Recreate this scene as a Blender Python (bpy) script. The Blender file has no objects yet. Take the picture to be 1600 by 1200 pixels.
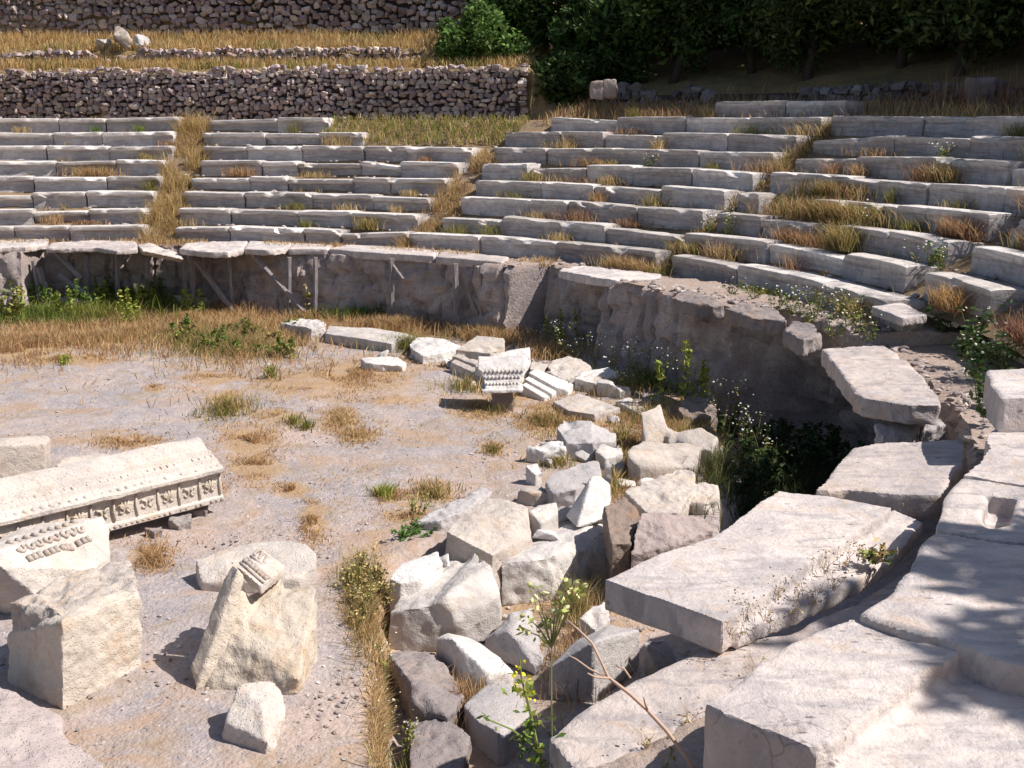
import bpy, bmesh, math, random
import numpy as np
from mathutils import Vector, Matrix, noise
random.seed(7); RNG = np.random.default_rng(7)
C = bpy.context.scene.collection

# ------------------------------------------------------------------ camera
PITCH, ROLL, HC, FPX = 0.238000622, -0.00312400818, 4.33646646, 1725.83732
cr, sr, cp, sp = math.cos(ROLL), math.sin(ROLL), math.cos(PITCH), math.sin(PITCH)
FWD = Vector((0, cp, -sp)); UP0 = Vector((0, sp, cp)); RT0 = Vector((1, 0, 0))
RIGHT = RT0 * cr + UP0 * sr; UP = UP0 * cr - RT0 * sr
CAMP = Vector((0, 0, HC))
cd = bpy.data.cameras.new('camera'); cam = bpy.data.objects.new('camera', cd); C.objects.link(cam)
M = Matrix((RIGHT, UP, -FWD)).transposed().to_4x4(); M.translation = CAMP
cam.matrix_world = M
cd.sensor_fit = 'HORIZONTAL'; cd.sensor_width = 36.0; cd.lens = 36.0 * FPX / 1600.0
cd.clip_start = 0.05; cd.clip_end = 3000
bpy.context.scene.camera = cam
# ------------------------------------------------------------------ light
SUN_EL = math.radians(48)
SD = Vector((0.99, -0.12, 0)).normalized() * math.cos(SUN_EL) + Vector((0, 0, math.sin(SUN_EL)))
w = bpy.data.worlds.new('World'); bpy.context.scene.world = w; w.use_nodes = True
nt = w.node_tree; bg = nt.nodes['Background']
sky = nt.nodes.new('ShaderNodeTexSky'); sky.sky_type = 'NISHITA'; sky.sun_disc = False
sky.sun_elevation = SUN_EL; sky.sun_rotation = math.atan2(SD.x, SD.y)
nt.links.new(sky.outputs[0], bg.inputs[0]); bg.inputs[1].default_value = 0.08
sl = bpy.data.lights.new('sun', 'SUN'); sl.energy = 5.0; sl.angle = math.radians(0.5); sl.color = (1.0, 0.945, 0.875)
so = bpy.data.objects.new('sun', sl); C.objects.link(so); so.rotation_euler = SD.to_track_quat('Z', 'Y').to_euler(); so.location = (20, -5, 30)
vs = bpy.context.scene.view_settings
vs.view_transform = 'Standard'; vs.look = 'None'; vs.exposure = 0.40; vs.gamma = 1; vs.use_curve_mapping = False
bpy.context.scene.cycles.max_bounces = 6; bpy.context.scene.cycles.diffuse_bounces = 2

# ------------------------------------------------------------------ survey: photo pixel -> place on a level
def ray(x, y):
    return RIGHT * ((x - 800) / FPX) + UP * (-(y - 600) / FPX) + FWD
def G(x, y, z=0.0):
    d = ray(x, y); return CAMP + d * ((z - HC) / d.z)
def AY(x, y, Y):
    d = ray(x, y); return CAMP + d * (Y / d.y)
def V(x, yt, yb, zb=0.0):
    f = G(x, yb, zb); d = ray(x, yt); return CAMP + d * (f.y / d.y)
def proj(p):
    v = Vector(p) - CAMP; w_ = v.dot(FWD); return 800 + FPX * v.dot(RIGHT) / w_, 600 - FPX * v.dot(UP) / w_
# theatre rings (plan of the seating, metres)
CX, CY, R0, RUN, Z0, RISE, A2, T2 = -8.60668524, 14.2631415, 13.1288158, 0.663020617, 1.80682610, 0.357232690, -0.890530022, -0.542935326
RPOD, ZP = 11.42, 1.5
def shape(t): return A2 * math.cos(2 * t) + T2 * math.sin(2 * t)
def ring(t, r, z):
    R = r + shape(t); return Vector((CX + R * math.sin(t), CY + R * math.cos(t), z))
def polar(p):
    t = math.atan2(p[0] - CX, p[1] - CY); return t, math.hypot(p[0] - CX, p[1] - CY) - shape(t)
TH = np.radians(np.linspace(-45, 112, 800))
def theta_at(x, r, z):
    xs = np.array([proj(ring(t, r, z))[0] for t in TH]); 
    i = int(np.argmax(xs)) if xs.max() > x else len(xs) - 1
    return float(np.interp(x, xs[:i + 1], TH[:i + 1]))

# ------------------------------------------------------------------ materials
class NT:
    def __init__(s, name, rough=0.85):
        s.m = bpy.data.materials.new(name); s.m.use_nodes = True; s.t = s.m.node_tree
        s.b = s.t.nodes['Principled BSDF']; s.b.inputs['Roughness'].default_value = rough
        s.b.inputs['Specular IOR Level'].default_value = 0.25
        s.geo = s.n('ShaderNodeNewGeometry'); s.pos = s.geo.outputs['Position']
    def n(s, t): return s.t.nodes.new(t)
    def l(s, a, b): s.t.links.new(a, b)
    def val(s, sock, v):
        if hasattr(v, 'links'): s.l(v, sock)
        else: sock.default_value = v
    def map(s, scale=(1, 1, 1), rot=(0, 0, 0)):
        m = s.n('ShaderNodeMapping'); s.l(s.pos, m.inputs[0]); m.inputs['Scale'].default_value = scale; m.inputs['Rotation'].default_value = rot
        return m.outputs[0]
    def noise(s, scale, detail=4, rough=0.55, dist=0.0, vec=None):
        n = s.n('ShaderNodeTexNoise'); s.l(vec or s.pos, n.inputs['Vector'])
        n.inputs['Scale'].default_value = scale; n.inputs['Detail'].default_value = detail
        n.inputs['Roughness'].default_value = rough; n.inputs['Distortion'].default_value = dist
        return n.outputs['Fac']
    def vor(s, scale, feature='F1', vec=None, out='Distance'):
        n = s.n('ShaderNodeTexVoronoi'); n.feature = feature; s.l(vec or s.pos, n.inputs['Vector']); n.inputs['Scale'].default_value = scale
        return n.outputs[out]
    def ramp(s, f, a, b, lo=0.0, hi=1.0):
        m = s.n('ShaderNodeMapRange'); m.clamp = True; s.l(f, m.inputs[0])
        m.inputs[1].default_value = a; m.inputs[2].default_value = b; m.inputs[3].default_value = lo; m.inputs[4].default_value = hi
        return m.outputs[0]
    def math(s, op, a, b=0.0):
        m = s.n('ShaderNodeMath'); m.operation = op; s.val(m.inputs[0], a); s.val(m.inputs[1], b); return m.outputs[0]
    def mix(s, f, a, b, mode='MIX'):
        m = s.n('ShaderNodeMix'); m.data_type = 'RGBA'; m.blend_type = mode; s.val(m.inputs['Factor'], f)
        for k, v in (('A', a), ('B', b)):
            sk = [i for i in m.inputs if i.name == k and i.type == 'RGBA'][0]
            if hasattr(v, 'links'): s.l(v, sk)
            else: sk.default_value = (*v, 1)
        return [o for o in m.outputs if o.type == 'RGBA'][0]
    def attr(s, name):
        a = s.n('ShaderNodeAttribute'); a.attribute_name = name; return a
    def objrand(s):
        return s.n('ShaderNodeObjectInfo').outputs['Random']
    def bump(s, h, strength, dist, prev=None):
        b = s.n('ShaderNodeBump'); b.inputs['Strength'].default_value = strength; b.inputs['Distance'].default_value = dist
        s.l(h, b.inputs['Height'])
        if prev is not None: s.l(prev, b.inputs['Normal'])
        return b.outputs[0]
    def done(s, col, normal=None):
        s.val(s.b.inputs['Base Color'], col if hasattr(col, 'links') else (*col, 1))
        if normal is not None: s.l(normal, s.b.inputs['Normal'])
        return s.m

def stone_mat(name, base, stain, rust, rust_amt=0.5, stain_amt=0.6, speck=0.5, pit=0.6, veins=0.0, dark=(0.09, 0.085, 0.09), vary=(0.84, 1.1), worn_lit=None, pits=0.0, cracks=0.0):
    m = NT(name, 0.8)
    n1 = m.noise(1.7, 5, 0.6, 0.4); n2 = m.noise(7, 6, 0.65, 0.3); n3 = m.noise(45, 4, 0.6); n4 = m.noise(2.9, 6, 0.62, 1.2)
    c = m.mix(m.math('MULTIPLY', m.ramp(n1, 0.42, 0.66), stain_amt), base, stain)
    c = m.mix(m.math('MULTIPLY', m.ramp(n2, 0.5, 0.72), stain_amt * 0.8), c, stain)
    c = m.mix(m.math('MULTIPLY', m.ramp(n4, 0.53, 0.68), rust_amt), c, rust)
    if veins > 0:
        v = m.noise(1.0, 5, 0.6, 0.6, m.map((2.2, 9, 3), (0, 0, 0.6)))
        c = m.mix(m.math('MULTIPLY', m.ramp(v, 0.5, 0.62), veins), c, stain)
    vo = m.vor(26); spm = m.math('MULTIPLY', m.ramp(vo, 0.22, 0.10), m.ramp(n2, 0.46, 0.6))
    c = m.mix(m.math('MULTIPLY', spm, speck), c, dark)
    c = m.mix(m.math('MULTIPLY', m.ramp(n3, 0.52, 0.7), 0.15), c, dark)
    if cracks > 0:
        q = m.n('ShaderNodeVectorMath'); q.operation = 'MULTIPLY_ADD'; nz = m.n('ShaderNodeTexNoise'); m.l(m.pos, nz.inputs['Vector']); nz.inputs['Scale'].default_value = 2.3; nz.inputs['Detail'].default_value = 6
        m.l(nz.outputs['Color'], q.inputs[0]); q.inputs[1].default_value = (0.5, 0.5, 0.5); m.l(m.pos, q.inputs[2])
        ce = m.vor(1.5, 'DISTANCE_TO_EDGE', q.outputs[0]); cm = m.math('MULTIPLY', m.ramp(ce, 0.014, 0.003), m.ramp(m.noise(1.1, 3), 0.53, 0.62))
        c = m.mix(m.math('MULTIPLY', cm, cracks), c, (0.12, 0.10, 0.10))
        lic = m.math('MULTIPLY', m.ramp(m.noise(9, 5, 0.7, 0.2), 0.58, 0.66), m.ramp(m.noise(0.8, 3), 0.45, 0.6)); c = m.mix(m.math('MULTIPLY', lic, 0.55 * cracks), c, (0.22, 0.21, 0.20))
    if pits > 0:
        pv = m.vor(1.0, vec=m.map((8, 22, 14), (0, 0, 0.45))); pm = m.math('MULTIPLY', m.ramp(pv, 0.26, 0.14), m.ramp(m.noise(2.6, 4, 0.65, 0.6), 0.54, 0.64))
        c = m.mix(m.math('MULTIPLY', pm, pits), c, (0.13, 0.11, 0.11))
    if worn_lit is not None:
        wf = m.attr('worn_lit').outputs['Fac']; c = m.mix(m.ramp(m.math('ADD', wf, m.math('MULTIPLY', m.math('ADD', m.math('SUBTRACT', n2, 0.5), m.math('SUBTRACT', n1, 0.5)), 1.9)), 0.25, 0.8), c, worn_lit)  # tops and nosings lightened: worn stone plus painted sunlight, risers stay greyer
        st = m.noise(1.0, 5, 0.65, 0.8, m.map((1.2, 1.2, 16))); c = m.mix(m.math('MULTIPLY', m.ramp(st, 0.5, 0.64), 0.6), c, (0.20, 0.165, 0.15)); s2 = m.noise(1.3, 5, 0.65, 1.2, m.map((0.9, 0.9, 9), (0.1, 0.06, 0))); c = m.mix(m.math('MULTIPLY', m.ramp(s2, 0.52, 0.66), 0.5), c, (0.27, 0.27, 0.30))
    r = m.objrand(); hs = m.n('ShaderNodeHueSaturation'); m.l(c, hs.inputs['Color'])
    m.l(m.ramp(r, 0, 1, *vary), hs.inputs['Value']); m.l(m.ramp(r, 0, 1, 1.15, 0.8), hs.inputs['Saturation'])
    b = m.bump(n2, 0.6, 0.05); b = m.bump(n3, 0.35, 0.012, b); b = m.bump(m.ramp(m.vor(38), 0.0, 0.3), pit, 0.008, b)
    return m.done(hs.outputs[0], b)

MAT = {}
MAT['white'] = stone_mat('white_marble', (0.71, 0.66, 0.62), (0.38, 0.345, 0.35), (0.55, 0.40, 0.27), 0.3, 0.55, 0.35, 0.55, 0.3, cracks=0.4)
MAT['cream'] = stone_mat('cream_marble', (0.56, 0.485, 0.425), (0.36, 0.315, 0.30), (0.53, 0.35, 0.20), 0.5, 0.5, 0.4, 0.9, 0.3, cracks=0.3)
MAT['gold'] = stone_mat('golden_limestone', (0.66, 0.575, 0.485), (0.48, 0.42, 0.37), (0.54, 0.35, 0.20), 0.5, 0.45, 0.3, 0.8)
MAT['slab'] = stone_mat('slab_marble', (0.66, 0.575, 0.535), (0.40, 0.36, 0.36), (0.54, 0.39, 0.28), 0.55, 0.8, 0.12, 0.22, 0.75, pits=0.85, cracks=0.4)
MAT['seat'] = stone_mat('seat_marble', (0.56, 0.51, 0.495), (0.31, 0.285, 0.30), (0.38, 0.26, 0.18), 0.35, 0.8, 0.8, 0.6, 0.45, vary=(0.72, 1.18), worn_lit=(0.70, 0.635, 0.59))
MAT['rock'] = stone_mat('grey_tuff', (0.33, 0.28, 0.265), (0.2, 0.175, 0.18), (0.38, 0.25, 0.18), 0.55, 0.6, 0.6, 1.0)
MAT['brown'] = stone_mat('brown_rock', (0.29, 0.225, 0.19), (0.19, 0.16, 0.15), (0.34, 0.2, 0.12), 0.5, 0.6, 0.6, 1.0)
MAT['pink'] = stone_mat('pink_rock', (0.46, 0.38, 0.36), (0.37, 0.29, 0.285), (0.5, 0.42, 0.38), 0.5, 0.5, 0.3, 1.0)
MAT['grey'] = stone_mat('grey_marble', (0.46, 0.42, 0.41), (0.32, 0.295, 0.30), (0.42, 0.32, 0.25), 0.3, 0.55, 0.5, 0.8)

def podium_mat():
    m = NT('podium_rock', 0.9)
    n1 = m.noise(1.1, 6, 0.6, 0.8); n2 = m.noise(1.0, 6, 0.65, 0.5, m.map((6, 6, 1.0))); n3 = m.noise(22, 5, 0.65)
    c = m.mix(m.ramp(n1, 0.38, 0.62), (0.50, 0.415, 0.38), (0.31, 0.265, 0.255))
    c = m.mix(m.math('MULTIPLY', m.ramp(n2, 0.5, 0.66), 0.45), c, (0.38, 0.24, 0.20)); hz_ = m.noise(1.0, 6, 0.68, 0.8, m.map((1.1, 1.1, 5))); c = m.mix(m.math('MULTIPLY', m.ramp(hz_, 0.52, 0.66), 0.55), c, (0.17, 0.145, 0.14))
    c = m.mix(m.math('MULTIPLY', m.ramp(n3, 0.5, 0.7), 0.5), c, (0.12, 0.10, 0.10))
    lf = m.attr('ledge').outputs['Fac']
    dirt = m.mix(m.ramp(n3, 0.35, 0.65), (0.43, 0.33, 0.27), (0.32, 0.245, 0.21))
    c = m.mix(m.math('MULTIPLY', lf, m.ramp(n1, 0.35, 0.5, 0.3, 1.0)), c, dirt)
    b = m.bump(n1, 0.6, 0.1); b = m.bump(n3, 0.8, 0.03, b)
    return m.done(c, b)
MAT['podium'] = podium_mat()

def floor_mat():
    m = NT('orchestra_floor', 0.95)
    big = m.noise(0.55, 5, 0.6, 0.5); mid = m.noise(3.2, 6, 0.65, 0.6); fine = m.noise(24, 5, 0.7); peb = m.vor(32, out='Color'); pd = m.vor(32)
    c = m.mix(m.ramp(mid, 0.35, 0.65), (0.43, 0.37, 0.355), (0.31, 0.28, 0.295))
    c = m.mix(m.math('MULTIPLY', m.ramp(big, 0.45, 0.62), 0.6), c, (0.52, 0.38, 0.30))
    bw = m.n('ShaderNodeRGBToBW'); m.l(peb, bw.inputs[0])
    c = m.mix(m.math('MULTIPLY', m.ramp(bw.outputs[0], 0.64, 0.74), 0.25), c, (0.60, 0.52, 0.48))
    c = m.mix(m.math('MULTIPLY', m.ramp(bw.outputs[0], 0.32, 0.24), 0.25), c, (0.22, 0.185, 0.19))
    rust = m.noise(0.9, 7, 0.68, 0.9); c = m.mix(m.math('MULTIPLY', m.ramp(rust, 0.5, 0.62), 0.7), c, (0.42, 0.28, 0.18))
    oli = m.noise(1.7, 7, 0.7, 0.6); c = m.mix(m.math('MULTIPLY', m.ramp(oli, 0.53, 0.66), 0.6), c, (0.31, 0.23, 0.14))
    lf = m.attr('litter').outputs['Fac']
    lf = m.ramp(m.math('ADD', lf, m.math('MULTIPLY', m.math('SUBTRACT', m.noise(4, 6, 0.72, 0.5), 0.5), 2.2)), 0.25, 0.8)
    litter = m.mix(m.ramp(fine, 0.35, 0.65), (0.48, 0.315, 0.175), (0.33, 0.21, 0.11))
    c = m.mix(m.math('MULTIPLY', lf, 0.85), c, litter)
    c = m.mix(m.math('MULTIPLY', m.ramp(fine, 0.5, 0.68), 0.3), c, (0.18, 0.145, 0.14))
    b = m.bump(mid, 0.5, 0.12); b = m.bump(fine, 0.55, 0.025, b); b = m.bump(m.ramp(pd, 0.05, 0.6), 0.3, 0.015, b)
    return m.done(c, b)
MAT['floor'] = floor_mat()

def earth_mat(name, a, b_, d, sc=1.0):
    m = NT(name, 0.95)
    n1 = m.noise(0.9 * sc, 5, 0.6, 0.5); n2 = m.noise(6 * sc, 6, 0.7); n3 = m.noise(30 * sc, 4, 0.7)
    c = m.mix(m.ramp(n1, 0.4, 0.6), a, b_); c = m.mix(m.ramp(n2, 0.45, 0.7), c, d)
    c = m.mix(m.math('MULTIPLY', m.ramp(n3, 0.5, 0.7), 0.5), c, (0.1, 0.075, 0.06))
    bb = m.bump(n2, 0.7, 0.1); bb = m.bump(n3, 0.8, 0.04, bb)
    return m.done(c, bb)
MAT['earth'] = earth_mat('dry_earth', (0.34, 0.23, 0.14), (0.26, 0.2, 0.15), (0.38, 0.25, 0.12))
MAT['hill'] = earth_mat('hill_earth', (0.40, 0.27, 0.13), (0.27, 0.2, 0.12), (0.44, 0.31, 0.14))

def tint_mat(name, rough=0.8, trans=0.0, bumpy=False):
    m = NT(name, rough)
    a = m.attr('tint').outputs['Color']
    if bumpy:
        n2 = m.noise(14, 5, 0.65); c = m.mix(m.math('MULTIPLY', m.ramp(n2, 0.45, 0.7), 0.5), a, (0.13, 0.10, 0.10))
        b = m.bump(n2, 0.7, 0.04); b = m.bump(m.noise(60, 3, 0.6), 0.4, 0.01, b)
        return m.done(c, b)
    if trans:
        m.b.inputs['Specular IOR Level'].default_value = 0.15
        tr = m.n('ShaderNodeBsdfTranslucent'); m.l(a, tr.inputs['Color'])
        mx = m.n('ShaderNodeMixShader'); mx.inputs[0].default_value = trans
        m.done(a); m.l(m.b.outputs[0], mx.inputs[1]); m.l(tr.outputs[0], mx.inputs[2])
        m.l(mx.outputs[0], m.t.nodes['Material Output'].inputs['Surface']); return m.m
    return m.done(a)
MAT['grass'] = tint_mat('grass_blades', 0.7, 0.4)
MAT['leaf'] = tint_mat('leaf', 0.55, 0.2)
MAT['rubble'] = tint_mat('rubble_stone', 0.9, 0, True)
def wood_mat():
    m = NT('weathered_wood', 0.85)
    n = m.noise(1, 5, 0.6, 0.3, m.map((40, 40, 4))); c = m.mix(m.ramp(n, 0.35, 0.65), (0.34, 0.30, 0.30), (0.17, 0.15, 0.155))
    return m.done(c, m.bump(n, 0.6, 0.01))
MAT['wood'] = wood_mat()
MAT['mortar'] = earth_mat('wall_core', (0.10, 0.075, 0.07), (0.08, 0.06, 0.06), (0.12, 0.09, 0.08))
MAT['bark'] = earth_mat('bark', (0.12, 0.09, 0.07), (0.09, 0.07, 0.06), (0.15, 0.11, 0.08), 3)

# ------------------------------------------------------------------ object helpers
def tag(o, label=None, cat=None, group=None, kind=None):
    if label: o['label'] = label
    if cat: o['category'] = cat
    if group: o['group'] = group
    if kind: o['kind'] = kind
    return o
def empty(name, loc, label, cat, group=None):
    o = bpy.data.objects.new(name, None); C.objects.link(o); o.location = loc; o.empty_display_size = 0.2
    return tag(o, label, cat, group)
def from_arrays(name, verts, faces, mat, parent=None, tint=None, smooth=False, recentre=True):
    me = bpy.data.meshes.new(name)
    verts = np.asarray(verts, dtype=float).reshape(-1, 3)
    o = bpy.data.objects.new(name, me)
    org = Vector((0, 0, 0))
    if parent is not None: org = Vector(parent.location)
    elif recentre and len(verts): org = Vector((*verts[:, :2].mean(0), verts[:, 2].min()))
    me.from_pydata((verts - np.array(org)).tolist(), [], faces)
    if tint is not None:
        ca = me.color_attributes.new('tint', 'FLOAT_COLOR', 'POINT')
        t = np.ones((len(verts), 4), dtype=np.float32); t[:, :3] = tint
        ca.data.foreach_set('color', t.ravel())
    me.materials.append(mat)
    if smooth: me.polygons.foreach_set('use_smooth', [True] * len(me.polygons))
    me.update(); C.objects.link(o)
    if parent is not None: o.parent = parent
    else: o.location = org
    return o
TMP = bpy.data.collections.new('work'); C.children.link(TMP)
def chip_pts(pts, prob, d0, d1):
    b2 = bmesh.new()
    for p in pts: b2.verts.new(p)
    r = bmesh.ops.convex_hull(b2, input=b2.verts[:])
    junk = [g for g in (r['geom_interior'] + r['geom_unused']) if isinstance(g, bmesh.types.BMVert)]
    bmesh.ops.delete(b2, geom=list(set(junk)), context='VERTS'); out = []
    for v in b2.verts:
        if random.random() < prob:
            for e in v.link_edges:
                o_ = e.other_vert(v).co - v.co; L = o_.length
                out.append(v.co + o_ * min(0.42, random.uniform(d0, d1) / max(L, 1e-4)))
        else: out.append(v.co.copy())
    b2.free(); return out
CHIP = [0.0]
def hull_into(bm, pts):
    if CHIP[0] > 0: pts = chip_pts(pts, 0.22, 0.02, 0.08 * CHIP[0])
    b2 = bmesh.new()
    for p in pts: b2.verts.new(p)
    r = bmesh.ops.convex_hull(b2, input=b2.verts[:])
    junk = [g for g in (r['geom_interior'] + r['geom_unused']) if isinstance(g, bmesh.types.BMVert)]
    bmesh.ops.delete(b2, geom=list(set(junk)), context='VERTS')
    bmesh.ops.recalc_face_normals(b2, faces=b2.faces[:])
    me = bpy.data.meshes.new('h'); b2.to_mesh(me); b2.free(); bm.from_mesh(me); bpy.data.meshes.remove(me)
def ragged(top, amt):
    out = []
    for a, b in zip(top, list(top[1:]) + [top[0]]):
        a, b = Vector(a), Vector(b); d = b - a; n = max(1, int(d.length / 0.09)); nr = Vector((d.y, -d.x, 0)).normalized()
        for i in range(n):
            q = a + d * (i / n); w_ = 0 if i == 0 else amt * (noise.noise(q * 3.1) * 0.9 + noise.noise(q * 4.7 + Vector((3, 8, 1))) * 0.6 - max(0, noise.noise(q * 2.0 + Vector((5, 1, 2))) - 0.25) * 2.2)
            out.append(q + nr * w_)
    return out
def prism_into(bm, top, thick, out=None):
    top = ragged(top, 0.022)
    # closed slab: a top polygon (any outline) and the same outline lower down
    n = len(top); b2 = bmesh.new()
    vt = [b2.verts.new(p) for p in top]; vb = [b2.verts.new(Vector(p) - Vector((0, 0, thick))) for p in top]
    b2.faces.new(vt); b2.faces.new(vb[::-1])
    for i in range(n): b2.faces.new((vt[i], vb[i], vb[(i + 1) % n], vt[(i + 1) % n]))
    bmesh.ops.triangulate(b2, faces=[f for f in b2.faces if len(f.verts) > 4])
    bmesh.ops.recalc_face_normals(b2, faces=b2.faces[:])
    me = bpy.data.meshes.new('h'); b2.to_mesh(me); b2.free(); bm.from_mesh(me); bpy.data.meshes.remove(me)
def weather(co, nr, amp, freq, rough, seed):
    off = Vector((seed * 7.13, seed * 3.71, seed * 1.97)); out = co.copy()
    for i in range(len(co)):
        p = Vector(co[i]) ; q = p * freq + off
        d = (noise.fractal(q, 0.9, 2.1, 4) - 0.1) * amp
        bt_ = noise.noise(p * 2.3 + off * 1.7) + 0.4 * noise.noise(p * 6.1 + off)
        if rough > 0: d -= max(0.0, bt_ - 0.34) * min(0.13, rough * 9)
        if rough > 0:
            v = noise.voronoi(p * (freq * 3.2) + off)[0][0]
            d += (v - 0.45) * rough - abs(noise.noise(p * freq * 6 + off)) * rough * 0.5
        out[i] = co[i] + nr[i] * d
    return out
SEED = [0]
def stone(name, label, cat, build, mat='white', vox=0.03, amp=0.012, freq=2.2, rough=0.0, group=None, parent=None, faces=None):
    """build: list of ('h', pts) hulls and ('p', top, thick) slabs that are fused into one weathered block"""
    SEED[0] += 1
    bm = bmesh.new()
    for b in build:
        if b[0] == 'h': hull_into(bm, b[1])
        else: prism_into(bm, b[1], b[2])
    me = bpy.data.meshes.new(name); bm.to_mesh(me); bm.free()
    t = bpy.data.objects.new(name, me); TMP.objects.link(t)
    md = t.modifiers.new('r', 'REMESH'); md.mode = 'VOXEL'; md.voxel_size = vox; md.use_smooth_shade = True
    dg = bpy.context.evaluated_depsgraph_get()
    m2 = bpy.data.meshes.new_from_object(t.evaluated_get(dg)); bpy.data.objects.remove(t); bpy.data.meshes.remove(me)
    n = len(m2.vertices); co = np.empty(n * 3, dtype=np.float32); nr = np.empty(n * 3, dtype=np.float32)
    m2.vertices.foreach_get('co', co); m2.vertices.foreach_get('normal', nr); co = co.reshape(-1, 3); nr = nr.reshape(-1, 3)
    org = parent.location if parent is not None else Vector((*co[:, :2].mean(0), co[:, 2].min()))
    new = weather(co, nr, amp, freq, rough, SEED[0]) - np.array(org, dtype=np.float32)
    m2.vertices.foreach_set('co', new.astype(np.float32).ravel()); m2.update()
    m2.name = name
    m2.polygons.foreach_set('use_smooth', [True] * len(m2.polygons))
    m2.set_sharp_from_angle(angle=math.radians(32))
    m2.materials.clear(); m2.materials.append(MAT[mat])
    o = bpy.data.objects.new(name, m2); C.objects.link(o)
    if parent is not None: o.parent = parent
    else: o.location = org
    return tag(o, label, cat, group) if label else o
def blk(pts, zb=0.0, drop=True, under=0.04):
    """corners given as (x, y of the corner, y of its foot) in the photo"""
    P = []
    for p in pts:
        P.append(V(*p[:3], zb))
        if drop: 
            f = G(p[0], p[2], zb); f.z = (min(zb, floor_drop(f)) if zb == 0 else zb) - under; P.append(f)
    return ('h', P)
def top(pts, z): return [G(p[0], p[1], p[2] if len(p) > 2 else z) for p in pts]

# ------------------------------------------------------------------ terrain
def smooth(a, b, v):
    v = min(1, max(0, (v - a) / (b - a))); return v * v * (3 - 2 * v)
DITCH = [G(*q) for q in ((590, 1290), (578, 1080), (576, 960), (603, 880), (690, 836), (800, 848), (900, 846), (985, 846), (1120, 832), (1140, 765), (1125, 680), (1060, 615), (985, 585))] + [ring(math.radians(a), 16.0, 0) for a in (68, 84, 100, 115, 130, 150)]
def floor_drop(p):
    """the channel along the right-hand side of the orchestra lies lower than the floor"""
    x, y = p[0], p[1]; ins = False; dm = 9.0; n = len(DITCH)
    for i in range(n):
        a, b = DITCH[i], DITCH[(i + 1) % n]
        if (a.y > y) != (b.y > y) and x < (b.x - a.x) * (y - a.y) / (b.y - a.y) + a.x: ins = not ins
        ex, ey = b.x - a.x, b.y - a.y; k = max(0, min(1, ((x - a.x) * ex + (y - a.y) * ey) / (ex * ex + ey * ey))); dm = min(dm, math.hypot(x - a.x - k * ex, y - a.y - k * ey))
    if not ins: return 0.0
    v = min(1, dm / 0.18); return -0.42 * v * v * (3 - 2 * v)
PATCH = [(900, 650, 80, 30), (985, 715, 70, 80), (1070, 660, 60, 50), (820, 612, 60, 18), (900, 940, 120, 60), (700, 1050, 60, 60), (30, 540, 90, 28), (150, 528, 110, 22), (360, 525, 110, 42), (290, 500, 100, 30), (560, 587, 90, 28), (470, 600, 80, 22), (350, 622, 30, 14), (390, 690, 50, 32), (400, 730, 45, 26), (490, 812, 22, 36),
         (460, 766, 26, 14), (850, 655, 46, 26), (750, 640, 60, 20), (530, 655, 36, 26), (330, 765, 26, 14), (235, 872, 36, 24), (240, 606, 20, 8), (610, 775, 30, 14), (770, 700, 24, 12), (680, 770, 40, 18), (640, 800, 40, 20),
         (680, 560, 60, 14), (200, 690, 60, 12), (560, 680, 40, 12), (100, 560, 100, 10), (590, 1020, 24, 180), (570, 940, 40, 50), (430, 650, 40, 12), (330, 590, 50, 12), (620, 625, 40, 8), (160, 500, 200, 26), (600, 510, 200, 20)]
def litter_at(x, y):
    v = 0.0
    for (a, b, c, d) in PATCH: v = max(v, 0.95 - 0.5 * ((x - a) / c) ** 2 - 0.5 * ((y - b) / d) ** 2)
    return max(0.0, v)
def build_floor():
    vs_, fs = [], []; lit = []
    rs = np.concatenate([np.linspace(0.0, 6.5, 44), np.linspace(6.6, 13.7, 76)]); ts = np.radians(np.linspace(-50, 215, 380))
    for t in ts:
        for r in rs:
            p = ring(t, max(r, 1.2), 0) if r > 1.2 else Vector((CX, CY, 0)).lerp(ring(t, 1.2, 0), r / 1.2)
            p.z = floor_drop(p) + noise.fractal(p * 0.7, 1, 2, 4) * 0.035 + noise.noise(p * 5) * 0.008
            vs_.append(p)
            if p.y > 3 and abs(p.x) < p.y * 0.6: lit.append(litter_at(*proj(p)))
            else: lit.append(0.5)
    n = len(rs)
    for i in range(len(ts) - 1):
        for j in range(n - 1): fs.append((i * n + j, (i + 1) * n + j, (i + 1) * n + j + 1, i * n + j + 1))
    o = from_arrays('ground', [tuple(v) for v in vs_], fs, MAT['floor'], smooth=True, recentre=False)
    a = o.data.attributes.new('litter', 'FLOAT', 'POINT'); a.data.foreach_set('value', lit)
    tag(o, kind='structure')
build_floor()

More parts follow.
